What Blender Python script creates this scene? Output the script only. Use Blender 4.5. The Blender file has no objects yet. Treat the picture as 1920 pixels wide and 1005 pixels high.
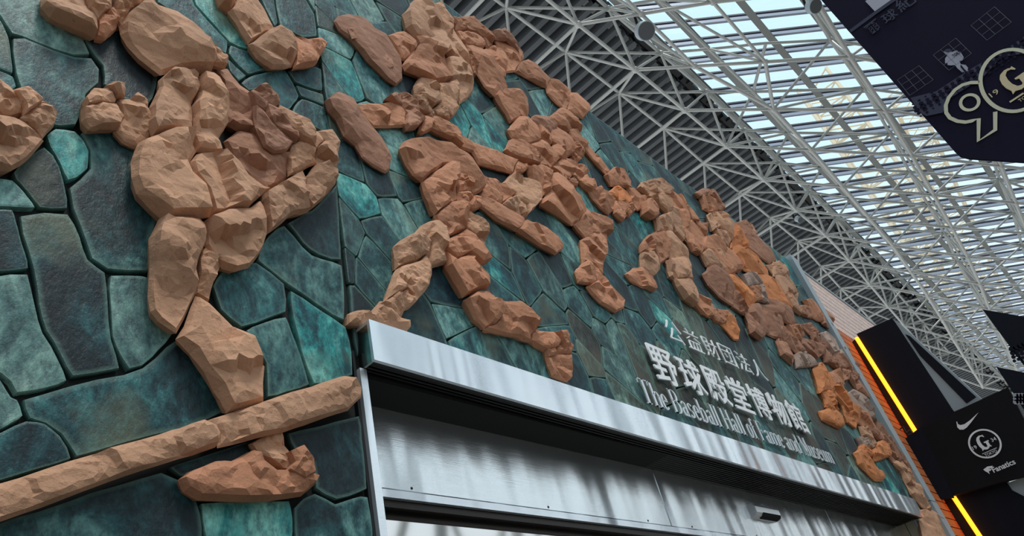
import bpy, bmesh, math, random
from mathutils import Vector, Matrix
from mathutils.geometry import delaunay_2d_cdt

# ------------------------------------------------------------------ camera
D = 2.5                      # distance camera - relief wall (m)
CAMZ = 1.6
PP = (960.0, 502.5)
V1 = (2340 - PP[0], -(1130 - PP[1])); V2 = (420 - PP[0], -(-1380 - PP[1]))
F = math.sqrt(-(V1[0] * V2[0] + V1[1] * V2[1]))
ax = Vector((V1[0], V1[1], -F)).normalized()
az = Vector((V2[0], V2[1], -F)).normalized(); az = (az - ax * ax.dot(az)).normalized()
ay = az.cross(ax)
MW = Matrix((ax, ay, az))    # camera space -> world
sc = bpy.context.scene
cd = bpy.data.cameras.new('camera'); cam = bpy.data.objects.new('camera', cd)
sc.collection.objects.link(cam)
cd.sensor_width = 36; cd.lens = F / 1920 * 36; cd.clip_end = 2000
cam.matrix_world = Matrix.Translation((0, 0, CAMZ)) @ MW.to_4x4()
sc.camera = cam
# ------------------------------------------------------------------ light
sc.view_settings.view_transform = 'Standard'; sc.view_settings.look = 'None'
sc.view_settings.gamma = 1; sc.view_settings.use_curve_mapping = False
sc.view_settings.exposure = 0.10
w = bpy.data.worlds.new('sky'); sc.world = w; w.use_nodes = True
nt = w.node_tree; nt.nodes.clear()
def wn(t, **k):
    n = nt.nodes.new(t)
    for a, b in k.items(): setattr(n, a, b)
    return n
tc = wn('ShaderNodeTexCoord'); sep = wn('ShaderNodeSeparateXYZ'); nt.links.new(tc.outputs['Generated'], sep.inputs[0])
nz = wn('ShaderNodeTexNoise'); nz.inputs['Scale'].default_value = 2.2; nz.inputs['Detail'].default_value = 4
nt.links.new(tc.outputs['Generated'], nz.inputs['Vector'])
cr = wn('ShaderNodeValToRGB'); nt.links.new(sep.outputs[2], cr.inputs[0])
cr.color_ramp.elements[0].position = 0.0; cr.color_ramp.elements[0].color = (.80, .82, .82, 1)
cr.color_ramp.elements[1].position = 0.9; cr.color_ramp.elements[1].color = (.62, .87, .98, 1)
e = cr.color_ramp.elements.new(.35); e.color = (.80, .94, 1.0, 1)
mx = wn('ShaderNodeMixRGB', blend_type='MIX'); cr2 = wn('ShaderNodeValToRGB'); nt.links.new(nz.outputs[0], cr2.inputs[0])
cr2.color_ramp.elements[0].position = .48; cr2.color_ramp.elements[0].color = (0, 0, 0, 1)
cr2.color_ramp.elements[1].position = .66; cr2.color_ramp.elements[1].color = (.6, .6, .6, 1)
nt.links.new(cr2.outputs[0], mx.inputs[0]); nt.links.new(cr.outputs[0], mx.inputs[1]); mx.inputs[2].default_value = (.95, .97, 1, 1)
bg = wn('ShaderNodeBackground'); bg.inputs[1].default_value = 1.16; wo = wn('ShaderNodeOutputWorld')
nt.links.new(mx.outputs[0], bg.inputs[0]); nt.links.new(bg.outputs[0], wo.inputs[0])
sl = bpy.data.lights.new('sun', 'SUN'); so = bpy.data.objects.new('sun', sl); sc.collection.objects.link(so)
sl.energy = 4.2; sl.angle = math.radians(16); sl.color = (1, .90, .80)
so.rotation_euler = Vector((-0.05, -0.42, 1.0)).to_track_quat('Z', 'Y').to_euler()

# ------------------------------------------------------------------ helpers
rnd = random.Random(7)
def ray(px, py):
    return MW @ Vector((px - PP[0], -(py - PP[1]), -F))
def un(px, py, axis, val):   # axis 0/1/2, val in metres relative to the camera
    r = ray(px, py); r = r * (val / r[axis]); return Vector((r.x, r.y, r.z + CAMZ))
def wall(px, py, y=1.0):
    return un(px, py, 1, D * y)
def link(o, parent=None):
    sc.collection.objects.link(o)
    if parent is not None: o.parent = parent
    return o
def mesh_obj(name, verts, faces, mat, parent=None, loc=None, smooth=False):
    me = bpy.data.meshes.new(name)
    if loc is not None: verts = [Vector(v) - Vector(loc) for v in verts]
    me.from_pydata([tuple(v) for v in verts], [], faces)
    if smooth:
        for p in me.polygons: p.use_smooth = True
    me.materials.append(mat); me.update()
    o = bpy.data.objects.new(name, me)
    if loc is not None: o.location = loc
    if parent is not None and loc is not None: o.location = Vector(loc) - parent.location
    elif parent is not None: o.location = -parent.location
    return link(o, parent)
def thing(name, loc=(0, 0, 0), label=None, cat=None, group=None, kind=None):
    o = bpy.data.objects.new(name, None); o.location = loc; o.empty_display_size = .2; link(o)
    tag(o, label, cat, group, kind); return o
def tag(o, label=None, cat=None, group=None, kind=None):
    if label: o['label'] = label
    if cat: o['category'] = cat
    if group: o['group'] = group
    if kind: o['kind'] = kind
    return o
def fixn(o):
    bm = bmesh.new(); bm.from_mesh(o.data); bmesh.ops.recalc_face_normals(bm, faces=bm.faces); bm.to_mesh(o.data); bm.free(); return o
class MB:
    def __init__(s): s.v = []; s.f = []
    def box(s, a, b):
        x0, y0, z0 = a; x1, y1, z1 = b; n = len(s.v)
        s.v += [(x0, y0, z0), (x1, y0, z0), (x1, y1, z0), (x0, y1, z0), (x0, y0, z1), (x1, y0, z1), (x1, y1, z1), (x0, y1, z1)]
        s.f += [tuple(n + i for i in q) for q in ((0, 3, 2, 1), (4, 5, 6, 7), (0, 1, 5, 4), (1, 2, 6, 5), (2, 3, 7, 6), (3, 0, 4, 7))]
    def prism(s, pts, d):    # pts: list of Vector front polygon, d: vector thickness
        n = len(s.v); k = len(pts)
        s.v += [tuple(p) for p in pts] + [tuple(Vector(p) + d) for p in pts]
        s.f += [tuple(range(n, n + k)), tuple(range(n + 2 * k - 1, n + k - 1, -1))]
        s.f += [(n + i, n + k + i, n + k + (i + 1) % k, n + (i + 1) % k) for i in range(k)]
    def tube(s, a, b, r, n=8):
        a = Vector(a); b = Vector(b); d = (b - a).normalized()
        u = d.cross(Vector((0, 0, 1)));
        if u.length < .01: u = d.cross(Vector((1, 0, 0)))
        u.normalize(); v = d.cross(u); k = len(s.v)
        for p in (a, b):
            for i in range(n):
                t = 2 * math.pi * i / n; s.v.append(tuple(p + (u * math.cos(t) + v * math.sin(t)) * r))
        s.f += [(k + i, k + (i + 1) % n, k + n + (i + 1) % n, k + n + i) for i in range(n)]
        s.f += [tuple(range(k + n - 1, k - 1, -1)), tuple(range(k + n, k + 2 * n))]
    def build(s, name, mat, parent=None, loc=None): return fixn(mesh_obj(name, s.v, s.f, mat, parent, loc))

# ------------------------------------------------------------------ materials
def newmat(name):
    m = bpy.data.materials.new(name); m.use_nodes = True
    n = m.node_tree; b = n.nodes['Principled BSDF']; return m, n, b
def plain(name, col, rough=.5, metal=0, emit=None, es=0):
    m, n, b = newmat(name); b.inputs['Base Color'].default_value = (*col, 1); b.inputs['Roughness'].default_value = rough
    b.inputs['Metallic'].default_value = metal
    if emit: b.inputs['Emission Color'].default_value = (*emit, 1); b.inputs['Emission Strength'].default_value = es
    return m
def N(n, t, **k):
    x = n.nodes.new(t)
    for a, b in k.items(): setattr(x, a, b)
    return x
def ramp(n, src, stops):
    r = N(n, 'ShaderNodeValToRGB'); n.links.new(src, r.inputs[0]); el = r.color_ramp.elements
    el[0].position, el[0].color = stops[0][0], (*stops[0][1], 1); el[1].position, el[1].color = stops[-1][0], (*stops[-1][1], 1)
    for p, c in stops[1:-1]: q = el.new(p); q.color = (*c, 1)
    return r
def clay(name, c):
    m, n, b = newmat(name); b.inputs['Roughness'].default_value = .85
    tc = N(n, 'ShaderNodeTexCoord'); geo = N(n, 'ShaderNodeNewGeometry'); oi = N(n, 'ShaderNodeObjectInfo')
    n1 = N(n, 'ShaderNodeTexNoise'); n1.inputs['Scale'].default_value = 3.5; n1.inputs['Detail'].default_value = 5
    n.links.new(geo.outputs['Position'], n1.inputs['Vector'])
    r = ramp(n, n1.outputs[0], [(.3, tuple(x * .82 for x in c)), (.5, c), (.72, tuple(min(1, x * 1.12 + .015) for x in c))])
    n2 = N(n, 'ShaderNodeTexNoise'); n2.inputs['Scale'].default_value = 38; n2.inputs['Detail'].default_value = 3
    n.links.new(geo.outputs['Position'], n2.inputs['Vector'])
    sp = ramp(n, n2.outputs[0], [(.27, (.62, .55, .5)), (.36, (1, 1, 1))])
    mu = N(n, 'ShaderNodeMixRGB', blend_type='MULTIPLY'); mu.inputs[0].default_value = .8
    n.links.new(r.outputs[0], mu.inputs[1]); n.links.new(sp.outputs[0], mu.inputs[2])
    hv = N(n, 'ShaderNodeHueSaturation'); mr = N(n, 'ShaderNodeMapRange'); mr.inputs['To Min'].default_value = .86; mr.inputs['To Max'].default_value = 1.12
    n.links.new(oi.outputs['Random'], mr.inputs[0]); n.links.new(mr.outputs[0], hv.inputs['Value']); n.links.new(mu.outputs[0], hv.inputs['Color'])
    n.links.new(hv.outputs[0], b.inputs['Base Color'])
    # chisel facets: stretched voronoi + fine grain
    mp = N(n, 'ShaderNodeMapping'); mp.inputs['Scale'].default_value = (1, 1, 2.2); mp.inputs['Rotation'].default_value = (.3, .5, .7)
    n.links.new(geo.outputs['Position'], mp.inputs[0])
    vo = N(n, 'ShaderNodeTexVoronoi', feature='F1'); vo.inputs['Scale'].default_value = 7; n.links.new(mp.outputs[0], vo.inputs['Vector'])
    n3 = N(n, 'ShaderNodeTexNoise'); n3.inputs['Scale'].default_value = 16; n3.inputs['Detail'].default_value = 6; n3.inputs['Roughness'].default_value = .65
    n.links.new(geo.outputs['Position'], n3.inputs['Vector'])
    ad = N(n, 'ShaderNodeMath', operation='MULTIPLY_ADD'); ad.inputs[1].default_value = .55
    n.links.new(vo.outputs['Distance'], ad.inputs[0]); n.links.new(n3.outputs[0], ad.inputs[2])
    bp = N(n, 'ShaderNodeBump'); bp.inputs['Strength'].default_value = .55; bp.inputs['Distance'].default_value = .022
    n.links.new(ad.outputs[0], bp.inputs['Height']); n.links.new(bp.outputs[0], b.inputs['Normal'])
    return m
CL = {'c': clay('terracotta', (.53, .288, .172)), 'r': clay('terracotta_red', (.49, .215, .115)),
      'o': clay('terracotta_warm_lit', (.62, .225, .08)), 'b': clay('terracotta_brown', (.37, .175, .105)),  # orange one: warm light of the far end put into the clay colour
      'g': clay('terracotta_grey', (.38, .27, .22))}
def slabmat(name, c0, c1, c2, c3, warm=0.0):
    m, n, b = newmat(name); b.inputs['Roughness'].default_value = .5
    b.inputs['Specular IOR Level'].default_value = .3
    geo = N(n, 'ShaderNodeNewGeometry'); oi = N(n, 'ShaderNodeObjectInfo')
    off = N(n, 'ShaderNodeVectorMath', operation='ADD'); sc3 = N(n, 'ShaderNodeMath', operation='MULTIPLY'); sc3.inputs[1].default_value = 37
    n.links.new(oi.outputs['Random'], sc3.inputs[0]); n.links.new(geo.outputs['Position'], off.inputs[0]); n.links.new(sc3.outputs[0], off.inputs[1])
    mp = N(n, 'ShaderNodeMapping'); mp.inputs['Scale'].default_value = (1.25, 1, .75); mp.inputs['Rotation'].default_value = (0, .35, 0)
    n.links.new(off.outputs[0], mp.inputs[0])
    n1 = N(n, 'ShaderNodeTexNoise'); n1.inputs['Scale'].default_value = 3.0; n1.inputs['Detail'].default_value = 9; n1.inputs['Roughness'].default_value = .68; n1.inputs['Distortion'].default_value = .7
    n.links.new(mp.outputs[0], n1.inputs['Vector'])
    # per-slab shift of brightness
    a = N(n, 'ShaderNodeMath', operation='MULTIPLY_ADD'); a.inputs[1].default_value = .26; a.inputs[2].default_value = -.13
    n.links.new(oi.outputs['Random'], a.inputs[0]); s = N(n, 'ShaderNodeMath', operation='ADD')
    n.links.new(n1.outputs[0], s.inputs[0]); n.links.new(a.outputs[0], s.inputs[1])
    r = ramp(n, s.outputs[0], [(.34, c0), (.46, c1), (.56, c2), (.68, c3)])
    n2 = N(n, 'ShaderNodeTexNoise'); n2.inputs['Scale'].default_value = 21; n2.inputs['Detail'].default_value = 5; n2.inputs['Roughness'].default_value = .7
    n.links.new(mp.outputs[0], n2.inputs['Vector'])
    r2 = ramp(n, n2.outputs[0], [(.38, (.28, .32, .36)), (.5, (.9, .9, .9)), (.64, (1.5, 1.5, 1.42))])
    mu = N(n, 'ShaderNodeMixRGB', blend_type='MULTIPLY'); mu.inputs[0].default_value = .75
    n.links.new(r.outputs[0], mu.inputs[1]); n.links.new(r2.outputs[0], mu.inputs[2])
    # rust / ochre traces
    n4 = N(n, 'ShaderNodeTexNoise'); n4.inputs['Scale'].default_value = 1.7; n4.inputs['Detail'].default_value = 7
    n.links.new(off.outputs[0], n4.inputs['Vector'])
    r4 = ramp(n, n4.outputs[0], [(.57 - warm, (0, 0, 0)), (.70 - warm, (.75, .75, .75))])
    m4 = N(n, 'ShaderNodeMixRGB'); n.links.new(r4.outputs[0], m4.inputs[0]); n.links.new(mu.outputs[0], m4.inputs[1])
    m4.inputs[2].default_value = (.13, .15, .10, 1) if warm < .05 else (.085, .075, .055, 1)
    # pale worn rim follows the slab's own raised edge
    at = N(n, 'ShaderNodeAttribute', attribute_name='rim'); mr = N(n, 'ShaderNodeMixRGB'); mr.inputs[2].default_value = (.20, .36, .31, 1)
    k = N(n, 'ShaderNodeMath', operation='MULTIPLY'); k.inputs[1].default_value = .42
    n.links.new(at.outputs['Fac'], k.inputs[0]); n.links.new(k.outputs[0], mr.inputs[0]); n.links.new(m4.outputs[0], mr.inputs[1])
    n.links.new(mr.outputs[0], b.inputs['Base Color'])
    bp = N(n, 'ShaderNodeBump'); bp.inputs['Strength'].default_value = .6; bp.inputs['Distance'].default_value = .012
    n.links.new(n2.outputs[0], bp.inputs['Height']); n.links.new(bp.outputs[0], b.inputs['Normal'])
    return m
SL = [slabmat('patina_dark', (.006, .013, .018), (.009, .030, .038), (.018, .078, .088), (.10, .23, .22)),
      slabmat('patina_mid', (.006, .017, .024), (.012, .052, .064), (.035, .15, .16), (.18, .37, .35)),
      slabmat('patina_bright', (.006, .026, .040), (.012, .09, .11), (.03, .30, .30), (.22, .56, .50)),
      slabmat('patina_pale', (.02, .05, .055), (.065, .15, .15), (.15, .28, .26), (.32, .48, .42)),
      slabmat('patina_olive', (.022, .024, .021), (.045, .052, .044), (.07, .125, .105), (.20, .32, .26), .09)]
M_joint = plain('joint', (.010, .012, .012), .9)
def steel(name, col=(.86, .92, .98), rough=.24, wob=.32, sx=1.9, metal=.72):
    m, n, b = newmat(name); b.inputs['Metallic'].default_value = metal; b.inputs['Base Color'].default_value = (*col, 1)
    b.inputs['Roughness'].default_value = rough
    geo = N(n, 'ShaderNodeNewGeometry'); mp = N(n, 'ShaderNodeMapping'); mp.inputs['Scale'].default_value = (sx, .5, .35)
    n.links.new(geo.outputs['Position'], mp.inputs[0])
    n1 = N(n, 'ShaderNodeTexNoise'); n1.inputs['Scale'].default_value = 1.6; n1.inputs['Detail'].default_value = 1.2
    n.links.new(mp.outputs[0], n1.inputs['Vector'])
    mp2 = N(n, 'ShaderNodeMapping'); mp2.inputs['Scale'].default_value = (3, 60, 420); n.links.new(geo.outputs['Position'], mp2.inputs[0])
    n2 = N(n, 'ShaderNodeTexNoise'); n2.inputs['Scale'].default_value = 1; n2.inputs['Detail'].default_value = 2; n.links.new(mp2.outputs[0], n2.inputs['Vector'])
    b1 = N(n, 'ShaderNodeBump'); b1.inputs['Strength'].default_value = wob; b1.inputs['Distance'].default_value = .25; n.links.new(n1.outputs[0], b1.inputs['Height'])
    b2 = N(n, 'ShaderNodeBump'); b2.inputs['Strength'].default_value = .25; b2.inputs['Distance'].default_value = .0015
    n.links.new(n2.outputs[0], b2.inputs['Height']); n.links.new(b1.outputs[0], b2.inputs['Normal']); n.links.new(b2.outputs[0], b.inputs['Normal'])
    return m
M_steel = steel('brushed_steel'); M_steel2 = steel('brushed_steel_panel', (.88, .94, .98), .24, .24, 1.9, .85)
M_dark = plain('dark_metal', (.018, .018, .02), .45, .6)
M_frame = plain('dark_bronze_frame', (.035, .03, .028), .35, .7)
M_tube = plain('painted_steel', (.43, .455, .44), .42)
M_end = plain('steel_dark_reflection', (.42, .46, .46), .22, 1)  # canopy steel darkened: the reflection of the slabs is put into its colour
M_rail = plain('rafter_steel', (.27, .285, .275), .5)
M_purlin = plain('purlin_aluminium', (.34, .38, .47), .4, .2)
M_purlin2 = plain('purlin_gasket', (.05, .055, .08), .6)
M_deck = plain('deck_metal', (.085, .095, .105), .75)
M_black = plain('banner_black', (.007, .009, .017), .85)
for m_ in (M_black,): m_.node_tree.nodes['Principled BSDF'].inputs['Specular IOR Level'].default_value = .25
M_screen = plain('screen_black', (.006, .006, .008), .7)
M_navy = plain('banner_navy', (.011, .010, .026), .95)
M_grey = plain('panel_grey', (.36, .43, .47), .5)
M_white = plain('lettering_white', (.90, .92, .95), .4)
M_silver = plain('lettering_silver', (.80, .83, .86), .28, .6)
M_gold = plain('gold_print', (.62, .50, .30), .4)
M_goldl = plain('gold_outline', (.60, .58, .42), .4)
M_line = plain('thin_print', (.16, .165, .22), .8)
M_print = plain('grey_print', (.40, .40, .48), .6); M_print2 = plain('faint_print', (.035, .037, .075), .8)
M_neon = plain('neon', (1, .3, .02), .4, 0, (1.0, .27, .012), 3.2)
M_beige = plain('beige_steel', (.52, .45, .33), .35, .5)
M_cable = plain('cable', (.02, .02, .02), .5)
M_floor = plain('pavement', (.14, .13, .12), .8)
M_lattice = plain('pale_tower_steel', (.80, .68, .48), .6)
for m_ in (M_screen, M_navy): m_.node_tree.nodes['Principled BSDF'].inputs['Specular IOR Level'].default_value = .2
def glassmat(name, tint, mixf):
    m = bpy.data.materials.new(name); m.use_nodes = True; n = m.node_tree; n.nodes.clear()
    o = N(n, 'ShaderNodeOutputMaterial'); t = N(n, 'ShaderNodeBsdfTransparent'); t.inputs[0].default_value = (*tint, 1)
    g = N(n, 'ShaderNodeBsdfGlossy'); g.inputs['Roughness'].default_value = .05; mi = N(n, 'ShaderNodeMixShader'); mi.inputs[0].default_value = mixf
    n.links.new(t.outputs[0], mi.inputs[1]); n.links.new(g.outputs[0], mi.inputs[2]); n.links.new(mi.outputs[0], o.inputs[0]); return m
M_glass = glassmat('roof_glass', (.93, .97, 1.0), .05)
M_doorglass = glassmat('door_glass', (.10, .11, .11), .8)
def tilemat(name, c):
    m, n, b = newmat(name); b.inputs['Roughness'].default_value = .6; oi = N(n, 'ShaderNodeObjectInfo')
    geo = N(n, 'ShaderNodeNewGeometry'); mp = N(n, 'ShaderNodeMapping'); mp.inputs['Scale'].default_value = (8, 8, 20); n.links.new(geo.outputs['Position'], mp.inputs[0])
    n1 = N(n, 'ShaderNodeTexNoise'); n1.inputs['Scale'].default_value = 1; n.links.new(mp.outputs[0], n1.inputs['Vector'])
    r = ramp(n, n1.outputs[0], [(.3, tuple(x * .8 for x in c)), (.7, tuple(min(1, x * 1.1) for x in c))]); n.links.new(r.outputs[0], b.inputs['Base Color']); return m
M_tilep = tilemat('tile_pale', (.86, .66, .60)); M_tileo = tilemat('tile_orange', (.55, .16, .05))
# ------------------------------------------------------------------ geometry of carved pieces
def area(P): return .5 * sum(P[i][0] * P[(i + 1) % len(P)][1] - P[(i + 1) % len(P)][0] * P[i][1] for i in range(len(P)))
def resample(P, L, j, rg):
    out = []
    for i in range(len(P)):
        a = P[i]; b = P[(i + 1) % len(P)]; d = math.hypot(b[0] - a[0], b[1] - a[1]); out.append(a)
        k = int(d / L)
        for q in range(1, k + 1):
            t = (q + rg.uniform(-.2, .2)) / (k + 1); nx, ny = -(b[1] - a[1]) / d, (b[0] - a[0]) / d; s = rg.uniform(-j, j)
            out.append((a[0] + (b[0] - a[0]) * t + nx * s, a[1] + (b[1] - a[1]) * t + ny * s))
    return out
def inset(P, d):
    n = len(P); out = []
    for i in range(n):
        a = Vector(P[i - 1]); b = Vector(P[i]); c = Vector(P[(i + 1) % n])
        e1 = (b - a).normalized() if (b - a).length > 1e-9 else Vector((1, 0)); e2 = (c - b).normalized() if (c - b).length > 1e-9 else Vector((1, 0))
        n1 = Vector((-e1.y, e1.x)); n2 = Vector((-e2.y, e2.x)); m = n1 + n2
        if m.length < .2: m = n1
        m.normalize(); k = min(1.6, 1 / max(.35, m.dot(n1)))
        out.append(tuple(b + m * d * k))
    return out
def inside(p, P):
    c = False; n = len(P)
    for i in range(n):
        x0, y0 = P[i]; x1, y1 = P[(i + 1) % n]
        if (y0 > p[1]) != (y1 > p[1]) and p[0] < (x1 - x0) * (p[1] - y0) / (y1 - y0) + x0: c = not c
    return c
def edist(p, P):
    best = 9e9
    for i in range(len(P)):
        a = Vector(P[i]); b = Vector(P[(i + 1) % len(P)]); ab = b - a; q = Vector(p) - a
        t = max(0, min(1, q.dot(ab) / max(ab.length_squared, 1e-12))); best = min(best, (q - ab * t).length)
    return best
def block(name, px, t, base, mat, parent, seed=0, rough=1.0, y0=1.0):
    """Carved clay block: silhouette points px (photo pixels) put back on the relief at their depth;
    t thickness, base height above the wall, both in units of D*0.01."""
    rg = random.Random(seed * 131 + int(px[0][0] * 3)); t *= D * .01; base *= D * .01
    ym = D * y0 - base - .45 * t
    P = []
    for x, y in px:
        r = ray(x, y); r *= ym / r.y; P.append((r.x, r.z + CAMZ))
    if area(P) < 0: P.reverse()
    A = abs(area(P)); per = sum(math.dist(P[i], P[(i + 1) % len(P)]) for i in range(len(P))); wd = 4 * A / per
    ex = max(0, sum(p[0] for p in P) / len(P) / D - 1.15); P = inset(P, -(.002 + .010 * wd + .0095 * min(ex, 3))); P = resample(P, wd * .32, wd * .018 * rough, rg)
    n = len(P); i1 = min(.36 * t, .10 * wd); i0 = min(.38 * t, .11 * wd)
    rings = [(inset(P, i0), -.12 * t), (P, .38 * t)]
    mid = inset(P, i1 * .45); rim = inset(P, i1)
    rings.append((mid, .70 * t))
    V = []; Fc = []
    for R, h in rings:
        for (x, z) in R: V.append([x, D * y0 - base - h - (rg.uniform(-.06, .06) * t if h > 0 else 0), z])
    for k in range(2):
        for i in range(n):
            j = (i + 1) % n; a, b_, c, d = k * n + i, k * n + j, (k + 1) * n + j, (k + 1) * n + i
            if rg.random() < .5: Fc += [(a, b_, c), (a, c, d)]
            else: Fc += [(a, b_, d), (b_, c, d)]
    # front: chiselled planes - every facet is a tilted plane, neighbours meet in ridges or small steps
    xs = [p[0] for p in rim]; zs = [p[1] for p in rim]
    fs = .50 if wd > .16 else .42; nf = max(4, int(A / (wd * fs) ** 2)); fac = []; gd = 0
    while len(fac) < nf and gd < 600:
        gd += 1; p = (rg.uniform(min(xs), max(xs)), rg.uniform(min(zs), max(zs)))
        if inside(p, P) and all(math.dist(p, q[0]) > wd * fs * .72 for q in fac):
            dd = edist(p, P); h = t * (.66 + .36 * min(1, dd / (.38 * wd)) ** .8 + rg.uniform(-.11, .09) * rough)
            sl_ = rg.uniform(.06, .48) * rough; an = rg.uniform(0, 6.283); fac.append((p, h, sl_ * math.cos(an), sl_ * math.sin(an), rg.random()))
    def hgt(p):
        near = sorted(fac, key=lambda q: (q[0][0] - p[0]) ** 2 + (q[0][1] - p[1]) ** 2)[:3]
        v = [q[1] + q[2] * (p[0] - q[0][0]) + q[3] * (p[1] - q[0][1]) for q in near]
        h = min(v[:2]) if near[0][4] < .72 else v[0]
        return max(.42 * t, min(1.16 * t, h))
    s = max(.018, wd * .115); pts = []; z = min(zs) + s * .4; row = 0
    while z < max(zs):
        x = min(xs) + s * (.3 + .5 * (row % 2))
        while x < max(xs):
            p = (x + rg.uniform(-.3, .3) * s, z + rg.uniform(-.3, .3) * s)
            if inside(p, mid) and edist(p, mid) > s * .55: pts.append(p)
            x += s
        z += s * .87; row += 1
    co = [Vector(p) for p in mid] + [Vector(p) for p in pts]
    try:
        rv, re, rf, ov, oe, of = delaunay_2d_cdt(co, [(i, (i + 1) % n) for i in range(n)], [], 1, 1e-6)
    except Exception:
        rv = []; rf = []
    idx = []
    for q, v in enumerate(rv):
        src = [o for o in ov[q] if o < n]
        if src:
            a_ = 2 * n + src[0]; idx.append(a_)
            V[a_][1] = D * y0 - base - max(.5 * t, min(.9 * t, hgt((v.x, v.y)) - .10 * t))
        else:
            V.append([v.x, D * y0 - base - hgt((v.x, v.y)) - rg.uniform(-.0035, .0035) * rough, v.y]); idx.append(len(V) - 1)
    for f in rf: Fc.append(tuple(idx[i] for i in f))
    V = [Vector(v) for v in V]
    c = sum(V, Vector()) / len(V); c.y = D * y0 - base
    o = mesh_obj(name, V, Fc, mat, parent, c)
    return fixn(o)

TL = {'L': (0, 0, 3), 'P': (590, 0, 4), 'Q': (590, 200, 4), 'R': (620, 380, 4), 'S': (900, 200, 4), 'T': (840, 520, 4),
      'U': (1140, 320, 4.8), 'V': (1240, 480, 4.8), 'W': (1480, 640, 6), 'X': (1580, 780, 6.857), 'Y': (600, 380, 2.513), '0': (0, 0, 1)}
def tpx(tile, s):
    ox, oy, k = TL[tile]; v = [float(a) for a in s.replace(',', ' ').split()]
    return [(ox + v[i] / k, oy + v[i + 1] / k) for i in range(0, len(v), 2)]
# ------------------------------------------------------------------ setting: floor, relief wall, slabs
fl = MB(); fl.box((-30, -40, -.2), (60, 2.9, 0)); o = fl.build('floor', M_floor); tag(o, 'plain pavement below the entrance', None, None, 'structure')
wall_front = thing('wall_front', (0, D, 0), 'tall wall clad in irregular teal glazed slabs with dark joints', kind='structure')
SX = .853 * D                      # x of the jamb / seam
XR = 4.84 * D; ZT = 2.655 * D + CAMZ; XL = -.9 * D
bk = MB()
bk.box((XL, D + .012, 0), (SX - .01, D + .35, ZT)); bk.box((SX - .01, D + .012, .75 * D + CAMZ), (XR, D + .35, ZT)); bk.box((4.43 * D, D + .012, 0), (XR, D + .35, .75 * D + CAMZ))
bk.build('backing', M_joint, wall_front)
def slab(P, mat, th=.016, gap=.008, seed=0, tint=None):
    """one glazed slab from a polygon in wall coordinates (x, z)"""
    rg = random.Random(seed)
    if area(P) < 0: P = P[::-1]
    A = area(P)
    if A < .002: return
    wd = math.sqrt(A)
    P = resample(P, wd * .30, wd * .012, rg)
    for _ in range(1):              # soften the corners
        P2 = []
        for i in range(len(P)):
            a, b, c = P[i - 1], P[i], P[(i + 1) % len(P)]
            P2.append((.09 * a[0] + .82 * b[0] + .09 * c[0], .09 * a[1] + .82 * b[1] + .09 * c[1]))
        P = P2
    g = min(gap, wd * .03)
    R0 = inset(P, g); R1 = inset(P, g * 1.1); R2 = inset(P, g + .007 * min(1, wd)); R3 = inset(P, g + min(.04, wd * .06))
    dx, dz = rg.uniform(-.006, .006), rg.uniform(-.006, .006); cx = sum(p[0] for p in P) / len(P); cz = sum(p[1] for p in P) / len(P)
    off = rg.uniform(0, .006)
    V = []; n = len(P)
    for R, h, k in ((R0, -.012, 0), (R1, th * .6, 0), (R2, th, 0), (R3, th * 1.12, 0)):
        for x, z in R:
            V.append((x, D - h - (off + (x - cx) * dx + (z - cz) * dz if h > 0 else 0), z))
    Fc = [(k * n + i, k * n + (i + 1) % n, (k + 1) * n + (i + 1) % n, (k + 1) * n + i) for k in range(3) for i in range(n)]
    rv, re, rf, ov, oe, of = delaunay_2d_cdt([Vector(p) for p in R3], [(i, (i + 1) % n) for i in range(n)], [], 1, 1e-6)
    mp = {}
    for q, v in enumerate(rv):
        s = [o for o in ov[q]]
        if s: mp[q] = 3 * n + s[0]
        else: V.append((v.x, D - th * 1.12 - off, v.y)); mp[q] = len(V) - 1
    Fc += [tuple(mp[i] for i in f) for f in rf]
    o = mesh_obj('slab', V, Fc, mat, wall_front, (cx, D, cz)); fixn(o)
    at = o.data.attributes.new('rim', 'FLOAT', 'POINT')
    for i in range(len(o.data.vertices)): at.data[i].value = 1.0 if n <= i < 3 * n else (.0)
    return o
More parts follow.
